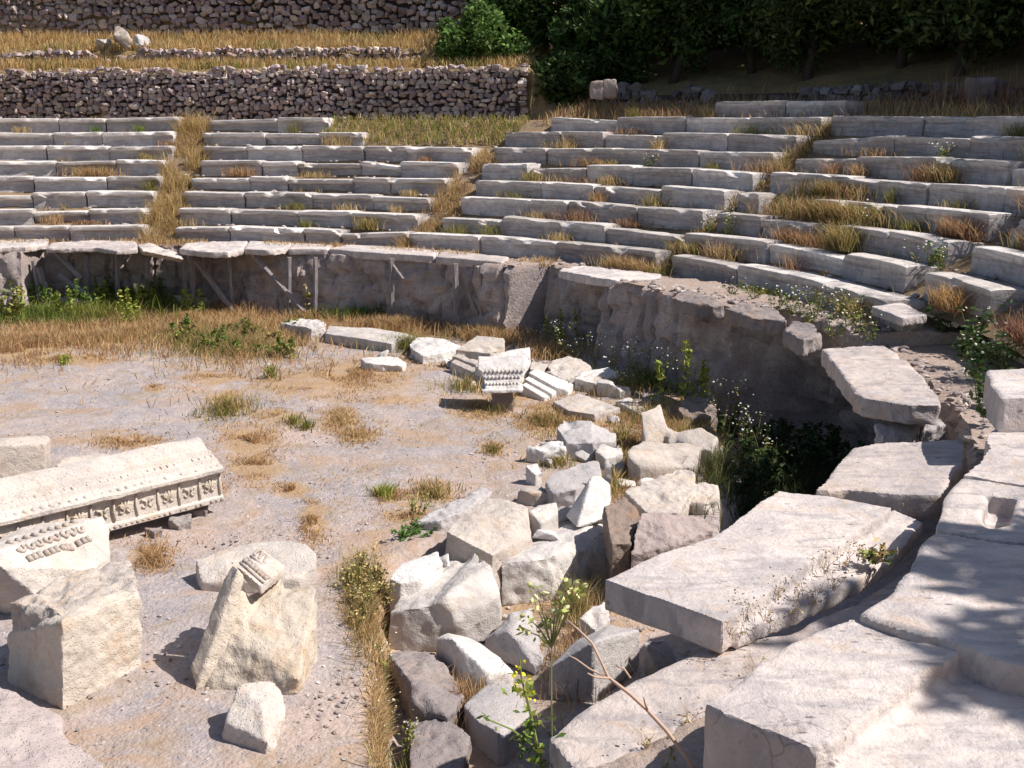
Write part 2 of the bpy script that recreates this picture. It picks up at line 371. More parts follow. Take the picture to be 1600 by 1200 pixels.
# rock-cut podium: face, ledge
RWX = [(-400, 11.55), (50, 11.55), (72, 12.5), (120, 12.45), (290, 12.35), (400, 12.1), (790, 12.0), (830, 11.75), (872, 11.8), (888, 12.5), (1012, 12.5), (1045, 11.65), (1230, 11.62), (1265, 11.8), (1300, 12.3), (1420, 12.5)]
_tw = [theta_at(x, R0, Z0) for x, r in RWX]
def rw(t): return float(np.interp(t, _tw, [r for x, r in RWX]))
def batter(t): return float(np.interp(t, [_tw[1], _tw[2], _tw[-3], _tw[-2]], [0.75, 0.16, 0.16, -0.95]))
def ledge_z(t):
    d = math.degrees(t); return 1.40 if d < 45 else (1.44 if d < 88 else 1.28)
def build_podium():
    ts = np.radians(np.linspace(-50, 160, 900)); vs_, fs, led = [], [], []; NV = 22
    for t in ts:
        R = rw(t); zl = ledge_z(t); bt = batter(t)
        prof = [(R - bt - 0.06, -0.6, 0)] + [(R - bt * (1 - k / NV), -0.5 + (zl + 0.45) * k / NV, 0) for k in range(1, NV)] + [(R + 0.03, zl - 0.03, 0.3), (R + 0.12, zl, 1), (R + 0.3, zl + 0.01, 1)] + [(R + 0.3 + (14.0 - R - 0.3) * k / 6, zl + 0.02, 1) for k in range(1, 7)]
        for (r, z, l) in prof:
            q = ring(t, r, z); k = 1.0 if l < 0.9 else 0.0
            nn = noise.fractal(q * 0.9, 0.9, 2, 4); n2 = noise.fractal(q * 4.3, 0.8, 2, 4)
            vd, vp = noise.voronoi(Vector((q.x * 1.1, q.y * 1.1, q.z * 1.5))); blk_ = noise.noise(Vector(vp[0]) * 3.7) * 0.09; joint = max(0, 0.07 - (vd[1] - vd[0])) * 1.2 + max(0, 0.09 - abs(noise.noise(Vector((q.x * 1.6, q.y * 1.6, 4.0 + q.z * 0.35))))) * 1.3
            v2, w2 = noise.voronoi(q * 3.4); blk2 = noise.noise(Vector(w2[0]) * 5.1) * 0.06
            r2 = r + k * (nn * 0.11 + n2 * 0.05 + blk_ + blk2 + joint); z2 = z + (nn * 0.04 + n2 * 0.03)
            vs_.append(tuple(ring(t, r2, z2))); led.append(l)
    n = len(prof)
    for i in range(len(ts) - 1):
        for j in range(n - 1): fs.append((i * n + j, i * n + j + 1, (i + 1) * n + j + 1, (i + 1) * n + j))
    o = from_arrays('rock_wall', vs_, fs, MAT['podium'], smooth=True)
    a = o.data.attributes.new('ledge', 'FLOAT', 'POINT'); a.data.foreach_set('value', led)
    o.data.set_sharp_from_angle(angle=math.radians(38))
    tag(o, 'long rock-cut podium wall curving round the orchestra below the lowest seats', 'rock wall')
build_podium()
def build_slope():
    ts = np.radians(np.linspace(-50, 165, 420)); rs = np.linspace(13.6, R0 + 9.2 * RUN, 44); vs_, fs = [], []
    for t in ts:
        for r in rs:
            z = min(Z0 - RISE + RISE * (r - R0) / RUN - 0.05 - 0.75 * smooth(math.radians(106), math.radians(114), t), Z0 + 7 * RISE - 0.08)
            q = ring(t, r, z); q.z += noise.fractal(q * 1.7, 1, 2, 3) * 0.03; vs_.append(tuple(q))
    n = len(rs)
    for i in range(len(ts) - 1):
        for j in range(n - 1): fs.append((i * n + j, i * n + j + 1, (i + 1) * n + j + 1, (i + 1) * n + j))
    tag(from_arrays('terrain', vs_, fs, MAT['earth'], smooth=True), kind='structure')
build_slope()
# hill above: terraces behind the dry stone walls on the left, a steep bank on the right
W1 = [Vector((0.3, 30.6)), Vector((-4.3, 31.9)), Vector((-14, 33.1)), Vector((-30, 34.0))]
def wall_d(x, y):
    best = None
    for a, b in zip(W1[:-1], W1[1:]):
        ab = b - a; k = max(0, min(1, (Vector((x, y)) - a).dot(ab) / ab.length_squared)); p = a + ab * k
        d = (Vector((x, y)) - p).length; s = 1 if (ab.x * (y - a.y) - ab.y * (x - a.x)) < 0 else -1
        if best is None or d < best[0]: best = (d, s)
    return best[0] * best[1]
def terrace(d, x):
    z1 = 5.62 + 0.006 * -x; z = 4.05 + (z1 - 4.05) * smooth(0.12, 0.3, d)
    z += 0.12 * smooth(0.5, 1.9, d) + 0.48 * smooth(2.0, 2.25, d) + 0.5 * smooth(2.4, 4.6, d) + 2.6 * smooth(4.8, 5.1, d) + 0.3 * max(0, d - 5.2)
    return z
def hill_z(x, y):
    t, r = polar((x, y)); e = r - (R0 + 8 * RUN); d = wall_d(x, y)
    bank = 4.2 + 0.15 * smooth(0.1, 0.6, e) + 0.30 * max(0, e - 0.8) if e > 0 else 4.2
    bank = min(bank, 6.5 + 0.12 * e)
    k = smooth(0.4, 1.4, x)
    if d < 0 and x < 0.4: tz = 4.18
    else: tz = terrace(max(d, 0), x)
    return tz * (1 - k) + bank * k
def build_hill():
    ts = np.radians(np.linspace(-62, 150, 560)); rs = np.concatenate([np.linspace(R0 + 7.7 * RUN, 26.5, 100), np.linspace(27, 60, 16), [90, 160, 400]]); vs_, fs = [], []
    for t in ts:
        for r in rs:
            q = ring(t, r, 0); q.z = hill_z(q.x, q.y) if r < 61 else 12 + r * 0.2
            q.z += noise.fractal(q * 0.9, 1, 2, 4) * 0.07 - (0.14 if r < R0 + 8.0 * RUN else 0); vs_.append(tuple(q))
    n = len(rs)
    for i in range(len(ts) - 1):
        for j in range(n - 1): fs.append((i * n + j, i * n + j + 1, (i + 1) * n + j + 1, (i + 1) * n + j))
    tag(from_arrays('hill', vs_, fs, MAT['hill'], smooth=True), kind='structure')
build_hill()

# ------------------------------------------------------------------ seats
ORD = ['first', 'second', 'third', 'fourth', 'fifth', 'sixth', 'seventh', 'eighth', 'ninth', 'tenth', 'eleventh', 'twelfth', 'thirteenth', 'fourteenth']
def seat_block(t0, t1, k, conc, label, group, dz=0, dr=0, tilt=0, chip=1.0):
    r = R0 + k * RUN; z = Z0 + k * RISE; sd = random.random() * 100
    nt_ = max(4, int((t1 - t0) * r / 0.05))
    ds = 0.60
    n_ = 1.0 if conc > 0.03 else 0.25; b0_ = 0.05 if conc > 0.03 else 0.012
    prof = [(b0_, -0.40), (b0_ + conc * 0.6, -0.30), (b0_ + conc, -0.20), (b0_ * 0.9 + conc * 0.7, -0.13), (0.012 * n_, -0.095), (-0.012 * n_, -0.075), (-0.018 * n_, -0.03), (-0.012 * n_, -0.006), (0.008, 0.0), (0.09, 0.003), (0.18, 0.0), (0.28, 0.0), (0.38, -0.004), (0.43, -0.03), (ds, -0.03), (ds, -0.40)]
    vs_, fs = [], []; npf = len(prof)
    for i in range(nt_ + 1):
        f = i / nt_; t = t0 + (t1 - t0) * f; ed = min(f, 1 - f) * (t1 - t0) * r
        for (u, v) in prof:
            q = ring(t, r + u + dr, z + v + dz + tilt * (f - 0.5))
            s = Vector((q.x * 1.8 + sd, q.y * 1.8, q.z * 3)); a = noise.fractal(s, 0.9, 2.1, 4) * 0.014
            nose = max(0, 1 - (abs(u) + abs(v)) / 0.16)
            c = max(0, noise.noise(s * 1.3 + Vector((9, 3, 1))) - 0.18) * 0.20 * nose * chip + (0.025 * math.exp(-ed / 0.03) if ed < 0.1 else 0) * (nose + 0.3)
            e = ring(t, r + u + dr + a + c, z + v + dz + tilt * (f - 0.5) - c * 0.7 + a * 0.5); vs_.append(tuple(e))
    for i in range(nt_):
        for j in range(npf): 
            j2 = (j + 1) % npf; fs.append((i * npf + j, i * npf + j2, (i + 1) * npf + j2, (i + 1) * npf + j))
    fs.append(tuple(range(npf))[::-1]); fs.append(tuple(nt_ * npf + j for j in range(npf)))
    o = from_arrays('seat_block', vs_, fs, MAT['seat'], smooth=True)
    wv = [0.0, 0.0, 0.05, 0.1, 0.35 + n_ * 0.3, 0.5 + n_ * 0.4, 0.6 + n_ * 0.4, 1.0, 1.0, 0.85, 0.7, 0.6, 0.55, 0.4, 0.3, 0.0] * (nt_ + 1)  # wear and painted light together: full on nosing and tread, low on riser
    o.data.attributes.new('worn_lit', 'FLOAT', 'POINT').data.foreach_set('value', wv); o.data.set_sharp_from_angle(angle=math.radians(28))
    return tag(o, label, 'seat block', group)
# photo x of the joints with the stairways: (row, from, to)
WEDGES = {
 'leftmost wedge': ('left of the leftmost stairway', -1, 0.05, {7: (-130, 278), 6: (-130, 270), 5: (-130, 268), 4: (-130, 255), 3: (-130, 248), 2: (-130, 238), 1: (-130, 230), 0: (-130, 222)}),
 'second wedge': ('right of the leftmost stairway', 1, 0.045, {7: (318, 512), 6: (316, 567), 5: (316, 736), 4: (312, 715), 3: (296, 695), 2: (285, 668), 1: (278, 650), 0: (272, 632)}),
 'third wedge': ('right of the middle stairway', 1, 0.02, {7: (858, 1284), 6: (787, 1243), 5: (772, 1206), 4: (752, 1176), 3: (742, 1130), 2: (718, 1098), 1: (686, 1056), 0: (638, 1022)}),
 'rightmost wedge': ('right of the rightmost stairway', 1, 0.015, {7: (1297, 1690), 6: (1268, 1690), 5: (1238, 1680), 4: (1200, 1680), 3: (1268, 1545), 2: (1305, 1480), 1: (1068, 1412), 0: (1047, 1386)}),
}
WNAME = {'leftmost wedge': 'leftmost wedge', 'second wedge': 'wedge between leftmost and middle stairs', 'third wedge': 'wedge left of the rightmost stairs', 'rightmost wedge': 'wedge right of the rightmost stairs'}
GAPS = {}
def col_theta(x, k):
    r = R0 + k * RUN; return theta_at(x, r, Z0 + k * RISE)
for wn, (side, sgn, conc, rows) in WEDGES.items():
    for k, (xa, xb) in rows.items():
        r = R0 + k * RUN; ta, tb = col_theta(xa, k), col_theta(xb, k)
        L = (tb - ta) * r; n = max(1, round(L / random.uniform(1.5, 1.95)))
        cuts = [ta] + [ta + (tb - ta) * (i + random.uniform(-0.22, 0.22)) / n for i in range(1, n)] + [tb]
        idx = list(range(n))
        for i in idx:
            j = i if sgn > 0 else n - 1 - i
            bad = random.random() < 0.13
            lab = f"weathered marble seat block, {ORD[j]} from the stairs, row {ORD[k]} from bottom, {wn}"
            seat_block(cuts[i] + 0.011 / r, cuts[i + 1] - random.choice([0.008, 0.012, 0.03]) / r, k, conc, lab, 'marble seat blocks of the ' + wn, random.gauss(0, 0.014) - (0.06 if bad else 0), random.gauss(0, 0.02) + (0.05 if bad else 0), random.gauss(0, 0.07 if bad else 0.022), 3.0 if bad else 1.0 if random.random() < 0.65 else 2.6)
# odd blocks
EX = [(3, 1151, 1184, 'short seat block stranded in dry grass between the two rightmost wedges, fourth row', 0),
      (2, 1119, 1186, 'clean grey seat block just right of a flowering weed clump, third row up', 0),
      (2, 1190, 1262, 'broken rough topped seat block behind dry grass, third row up', -0.05),
      (1, 1443, 1545, 'slanted end seat block beside the orange bush, second row up', 0),
      (2, 1516, 1680, 'thick seat block at the right edge beside rusty weeds, third row up', 0),
      (3, 1576, 1690, 'seat block cut by the right edge behind red weeds, fourth row up', 0)]
for k, xa, xb, lab, dz in EX:
    seat_block(col_theta(xa, k), col_theta(xb, k), k, 0.015, lab, 'odd seat blocks at the right stairway', dz, 0.01, 0.01, 1.5)
seat_block(col_theta(1117, 8), col_theta(1226, 8), 8, 0.0, 'left long block of the short extra course above the top row', 'blocks above the top row', -0.02)
seat_block(col_theta(1228, 8), col_theta(1286, 8), 8, 0.0, 'middle block of the short extra course above the top row', 'blocks above the top row', -0.03, 0.01)
seat_block(col_theta(1288, 8), col_theta(1322, 8), 8, 0.0, 'small pale end block of the short extra course beside the stairway', 'blocks above the top row', -0.03, -0.03)

# ------------------------------------------------------------------ podium slabs
def podslab(label, pts, thick=0.15, z=ZP, mat='slab', rough=0.0, amp=0.012, vox=0.035, name='podium_slab', group='podium slabs on the left side'):
    return stone(name, label, 'stone slab', [('p', top(pts, z), thick)], mat, vox, amp, 2.5, rough, group)
podslab('rough edged podium slab at the left edge of the podium', [(-90, 371), (40, 370), (76, 371), (73, 380), (40, 385), (0, 386), (-90, 389)], 0.14, rough=0.03)
podslab('ragged marble podium slab resting on the leftmost wooden props', [(73, 387), (79, 379), (148, 375), (213, 376), (215, 388), (182, 391), (150, 386), (110, 387)], 0.12, rough=0.03)
stone('podium_slab', 'broken podium slab sagging down towards its right end', 'stone slab', [('h', [G(215, 383, 1.5), G(234, 379, 1.5), G(286, 399, 1.33), G(286, 405, 1.30), G(222, 391, 1.5), G(215, 388, 1.35), G(234, 388, 1.35), G(286, 410, 1.19), G(286, 404, 1.2), G(222, 398, 1.38)])], 'slab', 0.03, 0.015, 2.5, 0.04, 'podium slabs on the left side')
podslab('ragged front podium slab right of the sagging broken slab', [(280, 388), (289, 380), (306, 377), (388, 376), (381, 388), (356, 393), (328, 393), (298, 390)], 0.14, rough=0.03)
podslab('narrow podium slab with chipped lip above the propped gap', [(389, 376), (460, 379), (447, 387), (420, 390), (381, 388)], 0.14, rough=0.015)
podslab('short straight podium slab between the chipped and the long smooth slab', [(461, 379), (522, 383), (513, 388), (450, 388)], 0.15)
podslab('long smooth podium slab with a straight moulded front', [(514, 388), (532, 382), (606, 384), (690, 391), (678, 399), (560, 392)], 0.17)
podslab('cleanly cut end slab of the long podium edge', [(691, 391), (700, 390), (796, 401), (785, 409), (680, 400)], 0.17)
stone('podium_slab', 'lone tilted slab jutting over the dark rock recess', 'stone slab', [('p', [G(872, 422, 1.52), G(880, 417, 1.53), G(910, 414, 1.53), G(1034, 428, 1.49), G(1020, 441, 1.46), G(982, 440, 1.46), G(924, 432, 1.50)], 0.16)], 'slab', 0.03, 0.012, 2.5, 0.01)
for lab, pts in (('flat broken rock cap right of the lone tilted slab', [(1048, 464), (1070, 453), (1112, 460), (1130, 476), (1088, 475)]), ('flat broken rock cap in the middle of the bare podium ledge', [(1134, 482), (1158, 471), (1214, 482), (1230, 501), (1178, 496)]), ('flat broken rock cap nearest the fan shaped slab', [(1224, 514), (1240, 501), (1272, 508), (1284, 522), (1256, 530)])):
    stone('flat_rock', lab, 'rock', [('p', top(pts, 1.52), 0.22)], 'rock', 0.025, 0.03, 3, 0.03)
stone('podium_slab', 'fan shaped slab with jagged left edge over the dark pit', 'stone slab', [('p', top([(1284, 545), (1345, 540), (1384, 539), (1420, 565), (1446, 592), (1462, 615), (1470, 633), (1420, 632), (1347, 620), (1334, 613), (1328, 600), (1317, 588), (1302, 566)], 1.5), 0.22)], 'slab', 0.025, 0.01, 2.5, 0.012)
stone('podium_slab', 'trapezoid slab with a weedy crack below the fan shaped slab', 'stone slab', [('p', top([(1332, 698), (1420, 690), (1507, 684), (1505, 725), (1488, 742), (1470, 772), (1420, 771), (1320, 764), (1274, 767)], 1.5), 0.20)], 'slab', 0.025, 0.010, 2.5)
stone('podium_slab', 'largest broad slab with a raised white ridge and dark near end', 'stone slab', [
    ('p', top([(1217, 766), (1182, 790), (1152, 810), (1115, 838), (1018, 870), (960, 900), (943, 905), (1040, 938), (1129, 972), (1395, 793), (1300, 775)], 1.5), 0.21),
    ('p', top([(1395, 794), (1129, 973), (1152, 990), (1190, 972), (1290, 932), (1385, 880), (1442, 815)], 1.385), 0.11)], 'slab', 0.022, 0.008, 2.5)
stone('podium_slab', 'pinkish slab with rough left edge below the broad ridged slab', 'stone slab', [
    ('p', top([(858, 1152), (905, 1112), (990, 1062), (1060, 1030), (1130, 1000), (1235, 990), (1345, 935), (1420, 890), (1460, 905), (1360, 1000), (1230, 1120), (1100, 1290), (905, 1205)], 1.27), 0.2)], 'slab', 0.022, 0.012, 2.5, 0.006)
# near seats of the first row on the right
stone('seat_slab', 'large near slab with a long white ridge and dark end face', 'stone slab', [
    ('p', top([(1101, 1101), (1180, 1036), (1262, 991), (1331, 967), (1400, 975), (1480, 998), (1512, 1015), (1490, 1026), (1275, 1172)], 1.8), 0.36),
    ('p', top([(1278, 1170), (1490, 1027), (1520, 1020), (1560, 1032), (1620, 1045), (1800, 1080), (1900, 1300), (1700, 1500), (1440, 1390)], 1.69), 0.27)], 'slab', 0.02, 0.008, 2.5)
stone('seat_slab', 'smooth grey slab crossed by leaf shadows behind the near ridged slab', 'stone slab', [
    ('p', top([(1341, 957), (1388, 930), (1422, 888), (1462, 829), (1525, 840), (1690, 862), (1720, 1060), (1560, 1030), (1520, 1012), (1467, 994), (1398, 978)], 1.85), 0.32)], 'slab', 0.025, 0.008, 2.5)
stone('seat_slab', 'slab with a deep square socket at the right edge', 'stone slab', [
    ('p', top([(1502, 745), (1545, 751), (1540, 773), (1535, 800), (1541, 828), (1525, 838), (1463, 826), (1480, 770)], 1.8), 0.3),
    ('p', top([(1546, 751), (1690, 772), (1690, 790), (1588, 777), (1541, 772)], 1.8), 0.3), ('p', top([(1589, 777), (1700, 790), (1700, 860), (1526, 838), (1542, 829), (1578, 817)], 1.8), 0.3),
    ('p', top([(1502, 760), (1690, 790), (1690, 850), (1470, 826)], 1.66), 0.15)], 'slab', 0.022, 0.008, 2.5)
stone('seat_slab', 'sunlit jagged slab between the socket slab and the raised block', 'stone slab', [
    ('p', top([(1558, 647), (1690, 644), (1700, 770), (1590, 757), (1503, 743), (1530, 722), (1546, 700), (1540, 684), (1560, 665)], 1.8), 0.3)], 'slab', 0.025, 0.010, 2.5)
stone('seat_slab', 'raised squared block at the right edge above the jagged slab', 'stone block', [
    ('p', top([(1541, 577), (1690, 571), (1690, 617), (1563, 621), (1548, 602)], 2.1), 0.32)], 'slab', 0.025, 0.010, 2.5)
stone('stone_block', 'squared block with one sunlit face standing alone before the orange bush', 'stone block', [
    ('p', top([(1362, 478), (1408, 472), (1450, 492), (1409, 496)], 1.75), 0.12), ('p', top([(1368, 480), (1408, 476), (1446, 492), (1411, 497)], 1.65), 0.4)], 'slab', 0.02, 0.010, 2.5, 0.008)
for i, (pts, z, lab) in enumerate([([(1366, 662, 690), (1390, 656, 680), (1436, 660, 684), (1425, 678, 692), (1380, 684, 694)], 1.05, 'rough rubble stone wedged under the fan shaped slab'),
                    ([(1430, 655, 676), (1470, 650, 672), (1480, 664, 684), (1440, 672, 688)], 1.05, 'small rubble stone tucked behind the fan shaped slab corner')]):
    stone('rubble_stone', lab, 'stone', [blk(pts, z)], 'grey', 0.02, 0.02, 4, 0.03)

# ------------------------------------------------------------------ fallen marble in the orchestra
HG = 'fallen marble fragments piled in the orchestra'
def heap(label, blocks, mat='white', rough=0.006, amp=0.009, vox=0.017, name='marble_fragment', cat='stone fragment'):
    bl = []
    for b in blocks:
        if b and isinstance(b[0], str): bl.append(b)
        elif isinstance(b, tuple): bl.append(blk(b[1], b[0]))
        else: bl.append(blk(b))
    CHIP[0] = 1.0; o = stone(name, label, cat, bl, mat, vox, amp, 2.6, rough, HG); CHIP[0] = 0.0; return o
heap('grey white lump at the far left end of the fallen marble', [[(437, 504, 520), (468, 498, 516), (500, 499, 520), (510, 507, 528), (486, 513, 532), (450, 513, 523)]], 'white', 0.04)
heap('long narrow moulded beam lying behind the small rounded log stone', [[(508, 521, 534), (515, 509, 522), (590, 513, 526), (640, 522, 534), (612, 537, 552), (560, 528, 545)], [(590, 514, 526), (650, 525, 536), (640, 532, 545), (600, 526, 540)]], 'white')
heap('squared marble chunk with white broken end right of the long beam', [[(637, 541, 556), (652, 526, 545), (690, 528, 548), (722, 541, 556), (690, 552, 567), (660, 556, 570)]], 'white', 0.02)
heap('small rounded log shaped stone alone on dry grass', [[(563, 560, 575), (575, 557, 571), (622, 558, 571), (635, 566, 576), (628, 572, 580), (570, 567, 578)]], 'white', 0.02, 0.02)
heap('stepped marble piece topped by an orange tinged slab', [[(712, 546, 572), (745, 524, 552), (788, 528, 556), (789, 541, 566), (766, 552, 574)], [(706, 556, 574), (714, 552, 570), (778, 572, 588), (766, 578, 592)], [(703, 565, 580), (712, 561, 578), (768, 584, 596), (756, 589, 599)]], 'cream', 0.015)
heap('flat pale slab behind the carved capital', [[(742, 571, 600), (772, 552, 585), (828, 542, 575), (829, 566, 592), (815, 575, 600), (765, 581, 606)]], 'white', 0.015)
heap('small wedge of marble behind the grooved block', [[(830, 558, 582), (858, 566, 587), (850, 580, 598), (828, 576, 598)]], 'cream', 0.01)
heap('block with deep parallel grooves beside the carved capital', [[(826, 582, 606), (838, 576, 600), (896, 600, 613), (888, 608, 620), (870, 606, 620)], [(820, 592, 612), (826, 588, 608), (870, 611, 622), (862, 616, 624)], [(815, 601, 618), (822, 597, 615), (860, 619, 626), (850, 622, 628)]], 'white', 0.0, 0.005, 0.014)
heap('bulky pale block behind the grooved block', [[(852, 579, 600), (862, 563, 587), (888, 556, 582), (908, 561, 584), (926, 573, 592), (915, 583, 602), (880, 593, 608)]], 'cream', 0.02)
heap('bulky rounded block at the right of the far cluster', [[(897, 591, 610), (910, 581, 602), (950, 573, 594), (969, 584, 600), (962, 591, 607), (930, 599, 615)]], 'white', 0.015)
heap('small cube with a dark shaded face at the heap edge', [[(932, 597, 619), (940, 591, 613), (957, 593, 615), (966, 607, 622), (954, 599, 622)]], 'white')
heap('small white chip right of the dark faced cube', [[(958, 599, 620), (985, 604, 618), (988, 613, 622), (968, 611, 624)]], 'white', 0.01, vox=0.02)
heap('thin fallen strip leading to the carved seat stone', [[(962, 626, 635), (984, 620, 629), (1012, 641, 649), (1003, 649, 657)]], 'white', vox=0.02)
heap('broad flat slab with pinkish top in the far cluster', [[(863, 627, 635), (905, 614, 623), (970, 637, 648), (930, 647, 660), (888, 641, 654)]], 'cream', 0.01)
heap('two faced chunk with streaked grey left side', [[(870, 669, 700), (880, 656, 688), (925, 656, 692), (926, 691, 717), (886, 693, 714)], [(921, 658, 692), (962, 677, 700), (962, 689, 709), (926, 691, 717)]], 'grey', 0.015)
heap('small blocky rock at the left side of the heap', [[(822, 699, 722), (840, 686, 712), (880, 689, 712), (885, 701, 722), (850, 703, 725)]], 'white', 0.03, vox=0.02)
heap('small upright white stone', [[(820, 727, 756), (838, 722, 750), (848, 739, 757), (836, 742, 760)]], 'white', 0.02, vox=0.018)
heap('small rough cube below the upright white stone', [[(807, 763, 784), (845, 758, 777), (857, 771, 787), (830, 771, 789)]], 'cream', 0.03, vox=0.018)
heap('grey slab with a thin crack across its top', [[(852, 753, 784), (862, 739, 770), (905, 723, 752), (936, 719, 745), (941, 743, 775), (900, 765, 794), (862, 772, 794)]], 'grey')
heap('white block standing behind the cracked grey slab', [[(930, 705, 728), (936, 693, 716), (970, 691, 714), (973, 709, 728), (946, 717, 734)]], 'white', 0.012, vox=0.02)
heap('thin upright white slab edge beside the leaning triangular slab', [[(944, 717, 786), (953, 716, 786), (955, 730, 790), (946, 731, 790)]], 'white', 0.012, vox=0.02)
def lean(pts, th): return ('h', pts + [p + th for p in pts])
heap('bright white triangular slab leaning upright', [lean([V(925, 742, 812), V(943, 756, 810), G(942, 812, 0.12), G(902, 824, 0.12), G(883, 806, 0.12)], Vector((0.10, 0.12, -0.04)))], 'white', 0, 0.006, 0.02)
heap('carved seat shaped stone with curved back and tall post', [
    [(980, 706, 748), (986, 698, 735), (1005, 690, 722), (1062, 691, 717), (1096, 698, 724), (1086, 731, 746), (1040, 737, 750), (1000, 729, 754), (984, 716, 752)],
    [(1040, 665, 702), (1062, 674, 706), (1062, 690, 712), (1045, 695, 714)], [(1058, 675, 706), (1095, 666, 700), (1122, 683, 716), (1113, 706, 728), (1092, 698, 724), (1060, 690, 714)],
    [(1000, 641, 702), (1033, 630, 692), (1042, 663, 704), (1040, 691, 708), (1008, 691, 714)]], 'cream', 0.0, 0.02, 0.025)
heap('rough block with rounded white end above the dark pit', [[(975, 767, 806), (1000, 758, 792), (1060, 731, 766), (1085, 736, 770), (1085, 765, 796), (1060, 800, 824), (1016, 806, 830)], [(1078, 760, 792), (1095, 752, 782), (1122, 758, 786), (1126, 776, 797), (1108, 787, 806), (1082, 785, 806)]], 'cream', 0.03, 0.02)
heap('low pink hacked block half under the broad slab', [[(1000, 801, 862), (1020, 797, 850), (1100, 807, 850), (1116, 827, 862), (1060, 850, 882), (985, 868, 890)]], 'pink', 0.03, 0.02)
heap('dark brown rock wedged behind the bright leaning slab', [[(945, 793, 850), (975, 776, 830), (1005, 809, 852), (985, 850, 880), (955, 850, 886)]], 'brown', 0.03, 0.03)
heap('brown boulder beside the flowering weeds at the podium foot', [[(1058, 637, 657), (1075, 617, 642), (1105, 615, 642), (1123, 639, 656), (1112, 651, 662), (1070, 651, 662)]], 'brown', 0.02, 0.04, 0.03, 'boulder', 'boulder')
heap('wedge slab with grey top and black broken end', [[(650, 815, 830), (660, 806, 821), (752, 759, 778), (769, 767, 786), (725, 798, 818), (690, 813, 832)]], 'grey', 0.03)
heap('big white block with an orange stained side', [[(695, 829, 873), (712, 809, 852), (760, 780, 822), (805, 783, 824), (824, 794, 836), (830, 839, 852), (770, 868, 892), (735, 851, 878)]], 'cream', 0.012, 0.03)
heap('small two step moulded block beside the orange stained block', [[(826, 798, 837), (840, 789, 824), (870, 784, 822), (873, 801, 830), (845, 819, 844)]], 'white', 0.0, vox=0.018)
heap('small white block with a square cut at the heap front', [[(607, 903, 926), (625, 881, 907), (684, 861, 887), (693, 878, 906), (656, 905, 926), (625, 912, 931)]], 'white', 0.01)
ZD = -0.38
for x, y, r in [(694, 572, 0.16), (736, 604, 0.12), (846, 604, 0.14), (880, 632, 0.12), (905, 612, 0.13), (915, 718, 0.16), (855, 728, 0.12), (832, 742, 0.10), (905, 800, 0.15), (965, 738, 0.16), (880, 808, 0.14), (950, 700, 0.12), (975, 760, 0.14), (835, 805, 0.1), (700, 880, 0.12), (855, 845, 0.16), (960, 660, 0.12), (1015, 760, 0.14), (650, 560, 0.16), (600, 556, 0.14), (545, 540, 0.14), (925, 655, 0.12), (1045, 800, 0.13)]:
    p = G(x, y); h_ = []
    for q_ in range(9): d_ = Vector((random.gauss(0, 1), random.gauss(0, 1), random.gauss(0.3, 0.8))).normalized(); h_.append(p + Vector((d_.x * r * 1.2, d_.y * r, abs(d_.z) * r * 1.2 - 0.03)))
    o = stone('marble_shard', 'small broken marble shard lying in the gaps of the fallen marble', 'stone fragment', [('h', h_)], random.choice(['white', 'white', 'cream', 'grey']), 0.016, 0.006, 3, 0.006, 'small marble shards between the fragments')
heap('trough like block with a hollow grey top and pitted end', [(ZD, [(608, 956, 1010), (640, 914, 968), (706, 872, 930), (722, 876, 940), (700, 930, 1000), (670, 947, 1012), (630, 952, 1012)]), (ZD, [(672, 945, 1012), (718, 886, 945), (742, 861, 938), (766, 879, 965), (785, 933, 987), (740, 986, 994), (708, 962, 1014), (696, 930, 1010)])], 'white', 0.012, 0.014, 0.024)
heap('largest white heap block with a black shaded end', [(ZD, [(783, 883, 942), (820, 851, 905), (885, 819, 872), (942, 805, 870), (960, 846, 888), (946, 880, 896), (868, 928, 934), (856, 870, 932)])], 'white', 0.02, 0.02, 0.026)
heap('wedge with smooth grey face and white sliver top', [(ZD, [(680, 997, 1036), (708, 998, 1057), (764, 1051, 1090), (740, 1074, 1090), (700, 987, 1022), (736, 995, 1026), (780, 1025, 1052), (804, 1049, 1070)])], 'white', 0.004, 0.01, 0.022)
heap('dark grey angular rock behind the lime flowers', [(ZD, [(757, 999, 1013), (795, 986, 1026), (835, 1043, 1053), (850, 1029, 1046), (832, 949, 986), (800, 956, 991)])], 'grey', 0.02, 0.02)
heap('blue shaded block with a notched far corner', [(ZD, [(857, 1043, 1084), (928, 1002, 1094), (970, 994, 1057), (1000, 985, 1036), (955, 975, 1010), (900, 1001, 1042)])], 'grey', 0.0, 0.012, 0.022)
heap('split grey block half in shadow at the bottom', [(ZD, [(725, 1103, 1137), (735, 1089, 1112), (775, 1059, 1087), (800, 1072, 1102), (835, 1113, 1142), (790, 1152, 1192), (775, 1142, 1190), (745, 1126, 1167)])], 'grey', 0.0, 0.012, 0.02)
heap('big low rough grey block at the bottom left of the heap', [(ZD, [(605, 1018, 1052), (630, 1013, 1037), (680, 1017, 1042), (728, 1086, 1112), (700, 1121, 1167), (645, 1101, 1147), (640, 1062, 1122)])], 'rock', 0.03, 0.02)
heap('buried rough block cut by the bottom edge', [(ZD, [(640, 1125, 1160), (700, 1120, 1160), (735, 1150, 1190), (720, 1210, 1240), (640, 1200, 1240)])], 'rock', 0.03, 0.02)
heap('dark stone deep under the overhang of the broad slab', [(ZD, [(1002, 1000, 1052), (1038, 996, 1042), (1062, 1036, 1052), (1030, 1046, 1060)])], 'grey', 0.02, 0.02)
